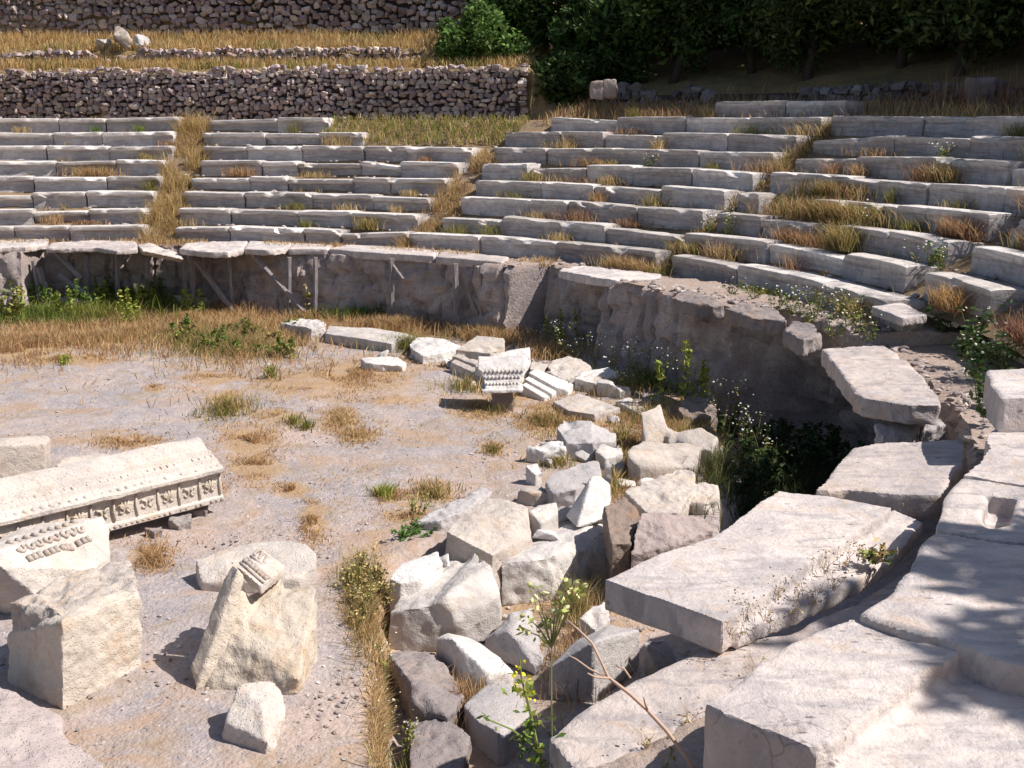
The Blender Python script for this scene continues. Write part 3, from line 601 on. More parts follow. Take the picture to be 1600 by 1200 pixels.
heap('pale stone peeping out behind the notched blue shaded block', [(ZD, [(905, 965, 1000), (930, 940, 985), (948, 938, 980), (955, 965, 1000), (930, 985, 1012)])], 'white', 0.02, 0.02)

# carved capital fragment on its small pedestal
def box_ring(c, u, v, wu, wv, z): return [c + u * su * wu + v * sv * wv + Vector((0, 0, z)) for su, sv in ((-1, -1), (1, -1), (1, 1), (-1, 1))]
fc = G(785, 640); uu = Vector((1, 0.03, 0)); vv = Vector((-0.03, 1, 0)); cap = empty('column_capital', fc, 'carved capital fragment with egg and dart band on a dark stub', 'column capital')
sc_ = 17.5 / FPX
def tiltb(y): return vv * (0.42 * max(0, 608 - y) / 35)
def lv(w_, d_, y): return box_ring(fc + tiltb(y), uu, vv, w_ * sc_ / 2, d_, (640 - y) * sc_ / 0.97)
stone('pedestal', None, None, [('h', lv(34, 0.15, 640) + lv(30, 0.13, 610))], 'brown', 0.02, 0.02, 4, 0.02, parent=cap)
stone('capital_body', None, None, [('h', lv(58, 0.2, 611) + lv(62, 0.21, 606)), ('h', lv(50, 0.19, 606) + lv(56, 0.22, 592)), ('h', lv(56, 0.22, 592) + lv(70, 0.30, 580)), ('h', lv(72, 0.30, 580) + lv(70, 0.26, 574))], 'white', 0.012, 0.012, 5, parent=cap)
def blobs(name, centres, radii, mat, parent, sub=1):
    bm = bmesh.new()
    for c, r in zip(centres, radii):
        mm = Matrix.Translation(Vector(c) - parent.location) @ Matrix.Diagonal((*r, 1)) if not isinstance(r, Matrix) else Matrix.Translation(Vector(c) - parent.location) @ r
        bmesh.ops.create_icosphere(bm, subdivisions=sub, radius=1.0, matrix=mm)
    me = bpy.data.meshes.new(name); bm.to_mesh(me); bm.free(); me.materials.append(mat)
    me.polygons.foreach_set('use_smooth', [True] * len(me.polygons))
    o = bpy.data.objects.new(name, me); C.objects.link(o); o.parent = parent; return o
cs, rs_ = [], []
for row, (y, w_, d_, n) in enumerate([(583, 66, 0.285, 11), (591, 56, 0.235, 10), (599, 50, 0.205, 10)]):
    for i in range(n):
        cs.append(fc + uu * ((i + 0.5) / n - 0.5) * w_ * sc_ - vv * (d_ + 0.005) + tiltb(y) + Vector((0, 0, (640 - y) * sc_ / 0.97))); rs_.append((0.019, 0.026, 0.032))
blobs('egg_and_dart', cs, rs_, MAT['white'], cap)

# ------------------------------------------------------------------ big blocks on the left
LG = 'architectural blocks on the left of the floor'
stone('marble_block', 'smooth upright slab block at the left edge behind the carved beam', 'stone block', [blk([(71, 693, 752), (80, 684, 744), (72, 679, 741), (-70, 700, 776), (-70, 690, 764)])], 'cream', 0.025, 0.012, 2.5)
stone('marble_block', 'low flat slab lying behind the carved beam', 'stone slab', [blk([(86, 726, 752), (100, 714, 742), (158, 707, 730), (188, 712, 730), (184, 722, 738), (105, 736, 756)])], 'cream', 0.022, 0.012, 2.5, 0.01)
# carved entablature beam: profile swept along its axis
PA, PB = G(350, 783, 0.14), G(172, 830, 0.14); axv = (PB - PA).normalized(); back = Vector((axv.y, -axv.x, 0)).normalized(); back = back if back.y > 0 else -back
LEN = 3.4; beam = empty('entablature_beam', Vector((PA + axv * 1.2)) , 'long carved beam with moulded top and palmette frieze propped on small rocks', 'carved beam')
HF = 0.36
PROF = [(0.0, 0.0), (-0.012, 0.01), (-0.012, 0.055), (0.0, 0.065), (0.022, 0.075), (0.028, 0.20), (0.022, HF - 0.03), (-0.03, HF - 0.015), (-0.05, HF), (-0.05, HF + 0.035), (-0.035, HF + 0.05), (0.03, HF + 0.075), (0.065, HF + 0.10), (0.075, HF + 0.125), (0.13, HF + 0.135), (0.155, HF + 0.165), (0.165, HF + 0.195), (0.24, HF + 0.205), (0.27, HF + 0.24), (0.31, HF + 0.285), (0.36, HF + 0.315), (0.42, HF + 0.325), (0.47, HF + 0.30), (0.50, HF + 0.22), (0.50, 0.0)]
def bp(s, u, v): return PA + axv * s + back * u + Vector((0, 0, v))
def build_beam():
    n = 90; vs_, fs = [], []; m = len(PROF)
    for i in range(n + 1):
        s = LEN * i / n
        for (u, v) in PROF:
            so_ = 0.05 * (v - HF) if i == 0 and v > HF else 0
            q = bp(s + (0.0 if i else max(0, (u - 0.1) * 0.15) + so_), u, v); a = noise.fractal(q * 3, 0.9, 2, 4) * 0.010 - max(0, noise.noise(q * 2.3) - 0.35) * 0.05
            vs_.append(tuple(q + (back * -a if v < HF else Vector((0, 0, a)))))
    for i in range(n):
        for j in range(m): fs.append((i * m + j, (i + 1) * m + j, (i + 1) * m + (j + 1) % m, i * m + (j + 1) % m))
    fs.append(tuple(range(m))); fs.append(tuple(n * m + j for j in range(m))[::-1])
    o = from_arrays('beam_body', vs_, fs, MAT['cream'], parent=beam, smooth=True); o.data.set_sharp_from_angle(angle=math.radians(30))
build_beam()
def tube_into(vs_, fs, pts, rad, seg=6):
    n0 = len(vs_); pts = [Vector(p) for p in pts]; up = Vector((0.13, 0.21, 0.97))
    for i, p in enumerate(pts):
        d = (pts[min(i + 1, len(pts) - 1)] - pts[max(i - 1, 0)]).normalized(); a = d.cross(up).normalized(); b = a.cross(d)
        r = rad[i] if isinstance(rad, (list, tuple)) else rad
        for k in range(seg):
            an = 2 * math.pi * k / seg; vs_.append(tuple(p + a * math.cos(an) * r + b * math.sin(an) * r))
    for i in range(len(pts) - 1):
        for k in range(seg): fs.append((n0 + i * seg + k, n0 + i * seg + (k + 1) % seg, n0 + (i + 1) * seg + (k + 1) % seg, n0 + (i + 1) * seg + k))
    fs.append(tuple(n0 + k for k in range(seg))[::-1]); fs.append(tuple(n0 + (len(pts) - 1) * seg + k for k in range(seg)))
vs_, fs = [], []
s0, zc = 0.03, 0.195; pw = 0.245; k = 0
while s0 + pw < LEN:
    for sgn in (1, -1):
        pts = []
        for i in range(15):
            a = i / 14 * 4.6; rr_ = 0.055 * (1 - i / 19)
            pts.append(bp(s0 + pw / 2 + sgn * (0.048 + rr_ * math.cos(a + 1.2) * 0.9), 0.016, zc - 0.012 + (rr_ * math.sin(a + 1.2)) * 1.1))
        tube_into(vs_, fs, pts, [0.017 - 0.008 * i / 14 for i in range(15)])
    for j in range(-2, 3):
        a = j * 0.42; pts = [bp(s0 + pw / 2 + math.sin(a) * t_, 0.016, zc - 0.02 + math.cos(a) * t_ * 1.05) for t_ in (0.01, 0.05, 0.105)]
        if k % 2 == 0: tube_into(vs_, fs, pts, [0.008, 0.017, 0.008])
    tube_into(vs_, fs, [bp(s0, 0.018, 0.085), bp(s0 + 0.005, 0.014, 0.2), bp(s0 - 0.004, 0.016, HF - 0.04)], 0.013)
    s0 += pw; k += 1
o = from_arrays('frieze_carving', vs_, fs, MAT['gold'], parent=beam, smooth=True)
cs, rs_ = [], []; ang = math.atan2(axv.y, axv.x)
def rmat(r): return Matrix.Rotation(ang, 4, 'Z') @ Matrix.Diagonal((*r, 1))
for i in range(int(LEN / 0.062)):
    if random.random() < 0.85: k_ = random.uniform(0.7, 1.05); cs.append(bp(0.03 + i * 0.062, -0.012, 0.033)); rs_.append(rmat((0.024 * k_, 0.014 * k_, 0.02 * k_)))
blobs('bead_moulding', cs, rs_, MAT['cream'], beam)
cs, rs_ = [], []
for i in range(int(LEN / 0.088)):
    if random.random() < 0.88: k_ = random.uniform(0.65, 1.0); cs.append(bp(0.04 + i * 0.088 + random.gauss(0, 0.004), 0.008, HF + 0.06)); rs_.append(rmat((0.034 * k_, 0.034 * k_, 0.026 * k_)))
blobs('egg_moulding', cs, rs_, MAT['cream'], beam, 2)
cs, rs_ = [], []
for i in range(int(LEN / 0.075)):
    if random.random() < 0.85: k_ = random.uniform(0.6, 1.0); cs.append(bp(0.04 + i * 0.075 + random.gauss(0, 0.003), 0.15, HF + 0.148)); rs_.append(rmat((0.020 * k_, 0.030 * k_, 0.020 * k_)))
blobs('dentil_moulding', cs, rs_, MAT['cream'], beam)
for lab, pts in (('grey prop rock under the right part of the carved beam', [(262, 811, 826), (268, 800, 816), (285, 796, 810), (299, 800, 812), (300, 815, 826), (280, 822, 829)]),
                 ('small dark prop rock under the carved beam end', [(300, 796, 808), (312, 790, 802), (325, 790, 802), (322, 798, 808)]),
                 ('small rock lying in the shadow below the carved beam', [(226, 824, 836), (240, 820, 832), (256, 826, 838), (240, 832, 842)])):
    stone('prop_rock', lab, 'rock', [blk(pts)], 'rock', 0.015, 0.02, 6, 0.02)
# leaning carved piece in front of the beam
T4 = [V(-30, 870, 985), V(0, 838, 930), V(48, 818, 905), V(160, 806, 880), V(172, 826, 884), V(173, 868, 905), V(150, 890, 930), V(30, 918, 975), V(0, 884, 985)]
CHIP[0] = 0.5
leanb = empty('carved_block', G(90, 930), 'leaning block with weathered palmette relief between the beam and the square block', 'carved block', LG)
lb_ = stone('block_body', None, None, [('h', T4 + [G(0, 960), G(170, 915), G(160, 890), G(40, 930), G(90, 960)])], 'cream', 0.02, 0.022, 2.4, 0.016, parent=leanb); CHIP[0] = 0.0
a_, b_, c_ = V(-10, 858, 955), V(118, 812, 890), V(30, 905, 968)
e1 = (b_ - a_); e2 = (c_ - a_); nrm4 = e1.cross(e2).normalized(); nrm4 = nrm4 if nrm4.z > 0 else -nrm4
vs_, fs = [], []
from mathutils.bvhtree import BVHTree
bv = BVHTree.FromPolygons([v.co + leanb.location for v in lb_.data.vertices], [tuple(p.vertices) for p in lb_.data.polygons])
def lp(u, v):
    q = a_ + e1 * u + e2 * v; h = bv.ray_cast(q + nrm4 * 1.0, -nrm4); return (h[0] if h[0] is not None else q) + nrm4 * 0.008
for i in range(4):
    c0 = 0.16 + i * 0.21
    for sgn in (1, -1):
        tube_into(vs_, fs, [lp(c0 + sgn * (0.045 + 0.05 * (1 - j / 14) * math.cos(j * 0.42)), 0.45 + 0.16 * (1 - j / 14) * math.sin(j * 0.42)) for j in range(11)], [0.022 - 0.001 * j for j in range(11)])
    for j in range(3): tube_into(vs_, fs, [lp(c0 - 0.06 + j * 0.06, 0.74), lp(c0 - 0.06 + j * 0.06, 0.9)], 0.026)
for i in range(9): tube_into(vs_, fs, [lp(0.08 + i * 0.1, 0.1), lp(0.08 + i * 0.1 + 0.02, 0.22)], 0.022)
o = from_arrays('palmette_relief', vs_, fs, MAT['cream'], parent=leanb, smooth=True)
# square block in front
sq = empty('marble_block', G(110, 1060), 'large squared block with a golden pitted face and jagged white top', 'stone block', LG)
CHIP[0] = 0.6
stone('block_body', None, None, [blk([(97, 972, 1107), (214, 926, 1041), (222, 936, 1038), (207, 890, 985), (130, 900, 1000), (20, 980, 1056), (10, 990, 1060), (70, 940, 1040)])], 'gold', 0.02, 0.014, 2.4, 0.022, parent=sq)
stone('broken_top', None, None, [('h', [V(92, 961, 1090), V(100, 976, 1095), V(150, 925, 1040), V(212, 914, 1030), V(214, 926, 1036), V(206, 874, 975), V(140, 884, 990), V(60, 925, 1030), V(60, 945, 1040)]),
    ('h', [V(12, 940, 1055), V(60, 926, 1040), V(94, 950, 1085), V(80, 965, 1085), V(18, 976, 1062), V(18, 990, 1062), V(60, 960, 1060), V(92, 985, 1095)])], 'cream', 0.018, 0.03, 3, 0.03, parent=sq)
CHIP[0] = 0.0
# rocks in the corner
stone('rock_outcrop', 'pink weathered rock outcrop in the bottom left corner', 'rock', [blk([(-60, 1050, 1090), (40, 1082, 1110), (92, 1112, 1128), (100, 1160, 1180), (40, 1210, 1240), (-60, 1210, 1250)]), blk([(-40, 1130, 1170), (100, 1135, 1165), (165, 1190, 1210), (150, 1240, 1260), (-40, 1240, 1280)])], 'pink', 0.025, 0.05, 2.2, 0.02)
# fluted corner block
corner = empty('cornice_block', G(400, 1060), 'rough corner block with a projecting flange and carved strip on top', 'carved block', LG)
stone('block_body', None, None, [
    ('h', [V(412, 914, 1005), V(478, 911, 1000), V(494, 917, 1008), V(404, 938, 1014), V(345, 975, 1048), V(322, 1030, 1062), V(494, 975, 1030), V(466, 1060, 1088), G(307, 1079, -0.03), G(372, 1087, -0.03), G(452, 1092, -0.03), G(468, 1088, -0.03), G(495, 1037, -0.03), G(494, 1005, -0.03), G(412, 1000, -0.03), G(345, 1020, -0.03)]),
    blk([(352, 922, 1036), (372, 908, 1032), (402, 940, 1026), (380, 985, 1050), (335, 1010, 1056), (335, 985, 1050)]), ('h', [V(408, 917, 1010), V(446, 890, 990), V(440, 925, 1005), V(400, 935, 1012), V(412, 890, 985), G(410, 1000), G(440, 1000), G(425, 1020)])], 'gold', 0.018, 0.018, 2.8, 0.026, parent=corner)
stone('flange', None, None, [('h', [V(363, 878, 1025), V(372, 890, 1040), V(352, 900, 1032), V(345, 970, 1058), V(318, 986, 1055), V(323, 1022, 1066), V(297, 1043, 1066), G(306, 1079), G(330, 1070), G(352, 1035), V(382, 900, 1036), V(372, 960, 1048), V(352, 1020, 1062)])], 'gold', 0.018, 0.012, 3, 0.012, parent=corner)
stone('carved_strip', None, None, [('h', [V(369, 883, 1025), V(410, 857, 988), V(446, 884, 1000), V(408, 917, 1035), V(369, 897, 1025), V(408, 932, 1035), V(446, 900, 1000), V(410, 872, 988)])], 'cream', 0.018, 0.006, 3, parent=corner)
a_, b_, c_ = V(369, 883, 1025), V(408, 917, 1035), V(410, 857, 988); vs_, fs = [], []
for i, w_ in ((0.12, 0.012), (0.34, 0.02), (0.52, 0.014)):
    tube_into(vs_, fs, [a_ + (b_ - a_) * t_ + (c_ - a_) * i + Vector((0, 0, 0.01)) for t_ in (0.02, 0.5, 0.98)], w_)
for j in range(7):
    p = a_ + (b_ - a_) * (0.08 + j * 0.135) + (c_ - a_) * 0.22; tube_into(vs_, fs, [p + Vector((0, 0, 0.012)), p + (c_ - a_) * 0.08 + Vector((0, 0, 0.012))], 0.022)
for j in range(5):
    p = a_ + (b_ - a_) * (0.1 + j * 0.19) + (c_ - a_) * 0.74
    tube_into(vs_, fs, [p + (b_ - a_) * 0.08 * math.cos(q_ * 0.7) + (c_ - a_) * 0.14 * math.sin(q_ * 0.7) + Vector((0, 0, 0.012)) for q_ in range(8)], 0.014)
from_arrays('carving', vs_, fs, MAT['cream'], parent=corner, smooth=True)
stone('marble_slab', 'rounded flat slab lying behind the corner block', 'stone slab', [blk([(305, 873, 905), (340, 861, 894), (400, 847, 880), (450, 843, 878), (478, 849, 884), (494, 864, 898), (494, 882, 908), (470, 902, 922), (400, 908, 928), (314, 910, 924)])], 'cream', 0.022, 0.014, 2.4)
stone('marble_fragment', 'pointed marble chunk leaning on the front of the corner block', 'stone fragment', [('h', [G(344, 1162, -0.03), G(380, 1174, -0.03), G(415, 1186, -0.03), G(430, 1178, -0.03), G(450, 1116, -0.03), G(440, 1100, -0.03), G(385, 1110, -0.03), V(371, 1070, 1128), V(400, 1066, 1118), V(435, 1060, 1110), V(448, 1108, 1130), V(408, 1105, 1150), V(372, 1098, 1132), V(418, 1160, 1180), V(352, 1128, 1158)])], 'cream', 0.016, 0.010, 4, 0.012)

for x, y, s_, lab in [(85, 470, 0.42, 'pale rubble stone left of the slanting brace'), (112, 455, 0.5, 'pale rubble stone behind the fallen brown beam'), (160, 462, 0.55, 'pale rubble stone right of the upright prop'), (205, 450, 0.5, 'pointed pale rubble stone right of the pale upright post'), (140, 480, 0.4, 'pale rubble stone in front of the upright prop'), (318, 470, 0.4, 'pale rubble stone under the long slanting brace'), (365, 468, 0.28, 'pale rubble stone behind the upright post')]:
    p = G(x, y + 14); stone('rubble_stone', lab, 'stone', [('h', [p + Vector((random.gauss(0, 0.6) * s_, random.gauss(0, 0.4) * s_, random.uniform(0, 1.5) * s_ * random.random())) for i in range(14)] + [p + Vector((a * s_ * 0.6, b * s_ * 0.4, -0.1)) for a in (-1, 1) for b in (-1, 1)])], 'cream', 0.04, 0.05, 2, 0.03, 'pale rubble under the podium slabs')
# ------------------------------------------------------------------ wooden props under the slabs
def prop(x0, y0, x1, y1, wdt, label, ztop=1.33, zbot=0.0, r=None):
    t = theta_at(x0, RPOD + 0.25, 1.4)
    Rr = r or (RPOD + 0.35); a = ring(t, Rr, 0); d = ray(x0, y0); a = CAMP + d * (a.y / d.y)
    d = ray(x1, y1); b = CAMP + d * ((a.y - 0.25 * abs(x1 - x0) / 40) / d.y)
    vs_, fs = [], []; n = 8
    tube_into(vs_, fs, [a.lerp(b, i / n) + Vector((noise.noise(a * 9 + Vector((i, 0, 0))), 0, 0)) * 0.012 for i in range(n + 1)], [wdt * (0.9 + 0.2 * random.random()) for i in range(n + 1)], 5)
    tag(from_arrays('wooden_prop', vs_, fs, MAT['wood']), label, 'wooden prop', 'weathered props under the podium slabs')
for args in [(52, 408, 66, 492, 0.06, 'leftmost leaning prop, dark and steep'), (61, 418, 82, 495, 0.075, 'thick leaning prop paired beside the leftmost prop'), (87, 394, 128, 436, 0.055, 'slanting brace under the left end of the ragged slab'),
             (135, 398, 137, 480, 0.06, 'upright prop behind the yellow green weeds under the ragged slab'), (184, 391, 184, 490, 0.065, 'pale thickest upright post under the ragged slab'), (231, 402, 232, 470, 0.05, 'short upright post under the sagging broken slab'),
             (92, 430, 150, 470, 0.06, 'fallen brown beam lying aslant in the weeds'), (288, 392, 290, 470, 0.05, 'dark upright post at the joint right of the sagging slab'), (298, 397, 368, 490, 0.06, 'long slanting brace right of the sagging slab'),
             (301, 398, 303, 478, 0.05, 'upright post crossed by the long slanting brace'), (358, 397, 363, 480, 0.05, 'upright post right of the long slanting brace'), (395, 398, 480, 492, 0.06, 'long slanting brace above the leafy green weed'),
             (452, 402, 452, 480, 0.055, 'upright post right of the leafy green weed'), (493, 402, 493, 490, 0.055, 'upright post behind the bushy dry weed'), (608, 406, 630, 436, 0.035, 'short thin brace under the long smooth slab'),
             (612, 404, 613, 482, 0.06, 'dark post under the long smooth slab'), (712, 412, 713, 492, 0.06, 'dark post left of the thin pale stick'), (751, 416, 753, 500, 0.03, 'thin pale upright stick under the end slab'),
             (732, 456, 751, 500, 0.022, 'thin pole leaning against the pale upright stick'), (951, 456, 953, 545, 0.04, 'single upright post under the lone tilted slab')]:
    prop(*args)

# ------------------------------------------------------------------ dry stone walls
def rubble(name, label, path, zb, zt, size, cols, back=0.5, slope=0.0, cat='stone wall', jag=0.1):
    vs_, fs, tn = [], [], []
    bm = bmesh.new(); bmesh.ops.create_icosphere(bm, subdivisions=2, radius=1); iv = np.array([v.co[:] for v in bm.verts]); ifc = [tuple(v.index for v in f.verts) for f in bm.faces]; bm.free()
    segs = [(a, b) for a, b in zip(path[:-1], path[1:])]; s_acc = 0
    cv, cf = [], []
    for a, b in segs:
        a = Vector((*a, 0)); b = Vector((*b, 0)); d = (b - a); L = d.length; d.normalize(); nrm = Vector((d.y, -d.x, 0)); nrm = nrm if nrm.y < 0 or (abs(nrm.y) < 0.3 and nrm.x > 0) else -nrm
        z = zb; rowi = 0
        ztm = zt
        while z < ztm:
            h = size * random.uniform(0.55, 1.0); s = random.uniform(0, size)
            while s < L:
                wd = size * random.uniform(0.7, 1.7) * (1.0 if random.random() < 0.85 else 0.55); zz = z + random.gauss(0, size * 0.16)
                tl = zt + jag * noise.noise(Vector(((s_acc + s) * 0.9, 3.3, zb)))
                if zz < tl:
                    c = a + d * (s + wd / 2) + Vector((0, 0, zz + h / 2)) + nrm * (random.uniform(-0.02, 0.05) - slope * (zz - zb))
                    sx, sz, sy = wd * 0.53, h * random.uniform(0.45, 0.68), size * random.uniform(0.5, 0.9); ro = random.gauss(0, 0.28); sd = Vector((random.random() * 99, random.random() * 99, 0))
                    P = iv.copy(); k = np.abs(P) ** 0.55 * np.sign(P); jit = np.array([0.84 + 0.5 * noise.noise(Vector(v) * 1.2 + sd) for v in P])[:, None]; P = k * jit
                    X, Z, Y = P[:, 0] * sx, P[:, 2] * sz, P[:, 1] * sy; X2 = X * math.cos(ro) - Z * math.sin(ro); Z2 = X * math.sin(ro) + Z * math.cos(ro)
                    W_ = np.array(c) + np.outer(X2, np.array(d)) + np.outer(Y, np.array(nrm)) + np.outer(Z2, np.array((0, 0, 1)))
                    n0 = len(vs_) ; vs_.extend(W_.tolist()); fs.extend([(n0 + f[0], n0 + f[1], n0 + f[2]) for f in ifc])
                    cc = np.array(random.choice(cols)) * random.uniform(0.6, 1.25); tn.extend([cc] * len(P))
                s += wd * 1.02
            z += h * 0.92; rowi += 1
        p = [a - nrm * 0.06, b - nrm * 0.06, b - nrm * back, a - nrm * back]; n0 = len(cv)
        cv += [tuple(q + Vector((0, 0, zb - 0.2))) for q in p] + [tuple(q + Vector((0, 0, zt - 0.1))) for q in p]
        cf += [tuple(n0 + i for i in f) for f in ((0, 1, 5, 4), (1, 2, 6, 5), (2, 3, 7, 6), (3, 0, 4, 7), (4, 5, 6, 7))]
        s_acc += L
    root = empty(name, Vector((path[0][0], path[0][1], zb)), label, cat)
    from_arrays('stone_facing', vs_, fs, MAT['rubble'], parent=root, tint=np.array(tn), smooth=False)
    from_arrays('wall_core', cv, cf, MAT['mortar'], parent=root)
RC = [(0.52, 0.42, 0.39), (0.43, 0.33, 0.33), (0.60, 0.50, 0.46), (0.36, 0.28, 0.29), (0.62, 0.51, 0.43), (0.50, 0.36, 0.32)]
w1 = [tuple(v) for v in W1[:3]] + [(-20, 33.5)]
rubble('dry_stone_wall', 'long dry stone terrace wall directly behind the top seat rows', [(0.45, 31.7)] + w1, 4.0, 5.6, 0.17, RC)
off2 = [(0.0 - 2.6, 33.4), (-8.0, 34.3), (-14.0, 35.1), (-20.0, 35.6)]
rubble('dry_stone_wall', 'low broken rubble wall in the grass between the two tall walls', off2, 5.75, 6.22, 0.19, RC, 0.3, jag=0.5)
off3 = [(-0.8, 36.0), (-4.0, 36.7), (-14.0, 38.0), (-21.0, 38.6)]
rubble('dry_stone_wall', 'upper tall terrace wall along the top left edge', [(-0.6, 38.0)] + off3, 6.7, 9.6, 0.235, RC)
GC = [(0.22, 0.2, 0.2), (0.17, 0.155, 0.16), (0.28, 0.25, 0.24), (0.2, 0.17, 0.16)]
def arc(a0, a1, r, n): return [tuple(ring(math.radians(a0 + (a1 - a0) * i / n), r, 0)[:2]) for i in range(n + 1)]
rubble('dry_stone_wall', 'shaded bouldery wall under the trees at the right', arc(66, 96, 20.6, 6), 4.7, 6.1, 0.36, GC, 0.6, 0.12, jag=0.5)
rubble('dry_stone_wall', 'low tumbled rubble wall along the foot of the dark bank', arc(35, 66, 20.2, 6), 4.2, 4.95, 0.26, GC, 0.5, 0.2, jag=0.7)
for x, y, s, z, lab in ((190, 62, 0.42, 6.3, 'pale boulder in the grass above the long terrace wall'), (160, 68, 0.26, 6.2, 'small boulder left of the pale boulder on the terrace'), (223, 66, 0.3, 6.2, 'dark boulder right of the pale boulder on the terrace')):
    p = AY(x, y, 35.3); stone('boulder', lab, 'boulder', [('h', [p + Vector((random.gauss(0, 1), random.gauss(0, 1), random.gauss(0, 0.8))).normalized() * s for i in range(14)])], 'grey' if s < 0.4 else 'cream', 0.04, 0.05, 2, 0.03)
for x, y, Y, s, lab in ((932, 138, 28.6, 0.30, 'left of two squared stones in the tree shade'), (952, 136, 28.6, 0.32, 'right of two squared stones in the tree shade'), (1530, 140, 22.5, 0.42, 'dark boulder among red weeds behind the right seats')):
    p = AY(x, y, Y); stone('boulder', lab, 'boulder', [('h', [p + Vector((sx * s * 0.55, sy * s * 0.5, sz * s * 0.7)) for sx in (-1, 1) for sy in (-1, 1) for sz in (-1.2, 0.8)])], 'rock', 0.04, 0.04, 2, 0.03)

# ------------------------------------------------------------------ grasses and weeds
class Blades:
    def __init__(s): s.v = []; s.f = []; s.c = []; s.n = 0
    def add(s, base, h, lean, wdt, col, heads=False):
        """base (n,3); each blade a bent tapering strip"""
        n = len(base); a = RNG.uniform(0, 2 * np.pi, n); hh = h * RNG.uniform(0.45, 1.15, n); ln = lean * RNG.uniform(0.2, 1.2, n) * hh
        dr = np.stack([np.cos(a), np.sin(a), 0 * a], 1); sd = np.stack([-np.sin(a + 0.6), np.cos(a + 0.6), 0 * a], 1) * (wdt * RNG.uniform(0.6, 1.3, n))[:, None]
        up = np.array([0, 0, 1.0])
        m = base + dr * (ln * 0.35)[:, None] + up * (hh * 0.6)[:, None]; t = base + dr * ln[:, None] + up * hh[:, None]
        k = 0.8 if not heads else 1.0
        V5 = np.stack([base - sd, base + sd, m + sd * k, m - sd * k, t], 1).reshape(-1, 3)
        cols = np.asarray(col)[RNG.integers(0, len(col), n)] * RNG.uniform(0.65, 1.3, n)[:, None]
        i0 = s.n + np.arange(n) * 5
        for i in i0: s.f.append((i, i + 1, i + 2, i + 3)); s.f.append((i + 3, i + 2, i + 4))
        s.v.append(V5); s.c.append(np.repeat(cols, 5, 0)); s.n += 5 * n
    def build(s, name, label=None, cat=None, parent=None, kind='stuff', mat='grass', group=None):
        o = from_arrays(name, np.concatenate(s.v), s.f, MAT[mat], parent=parent, tint=np.concatenate(s.c))
        return tag(o, label, cat, group, kind)
STRAW = [(0.60, 0.44, 0.21), (0.50, 0.34, 0.15), (0.64, 0.50, 0.27), (0.42, 0.29, 0.13)]
ORANGE = [(0.52, 0.33, 0.17), (0.46, 0.27, 0.13), (0.58, 0.42, 0.24), (0.38, 0.23, 0.12)]
OLIVE = [(0.20, 0.19, 0.05), (0.28, 0.25, 0.07), (0.16, 0.17, 0.05), (0.36, 0.28, 0.1)]
GREEN = [(0.10, 0.17, 0.04), (0.16, 0.23, 0.05), (0.07, 0.13, 0.03), (0.24, 0.29, 0.07)]
LIME = [(0.30, 0.34, 0.06), (0.38, 0.38, 0.08), (0.22, 0.28, 0.05)]
RED = [(0.30, 0.15, 0.10), (0.24, 0.12, 0.09), (0.36, 0.2, 0.12)]
def px_patch(n, x, y, rx, ry, zfun, z0=0.0):
    """points on the ground around a spot, spread over an ellipse on the surface"""
    c = G(x, y, z0); ex = (G(x + rx, y, z0) - c); ey = (G(x, y - ry, z0) - c)
    a = RNG.uniform(0, 2 * np.pi, n); r = np.abs(RNG.normal(0, 0.62, n)) * (1 + 0.0 * a); P = np.array(c) + np.outer(r * np.cos(a), np.array(ex)) + np.outer(r * np.sin(a), np.array(ey))
    P[:, 2] = [zfun(p) for p in P]; return P
def fz(p): return floor_drop(p) - 0.01
def clump(P, sc, th):
    k = [noise.noise(Vector((p[0] * sc, p[1] * sc, 1.7))) > th for p in P]; return P[np.array(k)]
B = Blades()
for (x, y, rx, ry) in PATCH:
    if y > 880: continue
    c = G(x, y); n = int(1500 * (rx / 60) * (ry / 20) * (1.0 if y > 560 else 1.3))
    P = clump(px_patch(min(n, 6000), x, y, rx * 1.15, ry * 1.15, fz), 2.2, -0.12); d = c.y
    tall = 0.20 if y < 560 else 0.075
    if len(P): B.add(P, tall, 1.3, 0.0025 + 0.00022 * d, ORANGE if (y < 620 or y > 680) else ORANGE + STRAW)
P = px_patch(9000, 640, 700, 780, 190, fz); B.add(clump(P, 1.1, 0.22), 0.05, 1.2, 0.006, ORANGE + STRAW)
B.build('dry_grass', 'short orange dry grass over the orchestra floor', 'grass')
B = Blades()
for (x, y, rx, ry, h, n) in [(60, 535, 150, 16, 0.30, 3000), (200, 525, 120, 16, 0.34, 3000), (360, 520, 110, 26, 0.42, 4000), (430, 545, 80, 14, 0.3, 1500), (480, 500, 70, 8, 0.4, 900), (620, 515, 120, 8, 0.45, 2600), (760, 530, 90, 12, 0.45, 2400), (860, 555, 70, 14, 0.4, 1500), (350, 490, 60, 8, 0.5, 1200)]:
    P = px_patch(n, x, y, rx, ry, fz); B.add(clump(P, 1.6, -0.25), h * 0.68, 1.0, 0.0065, ORANGE + STRAW + [(0.36, 0.17, 0.09)])
B.build('dry_grass', 'tall straw and orange grass fringe at the foot of the podium', 'grass')
B = Blades()
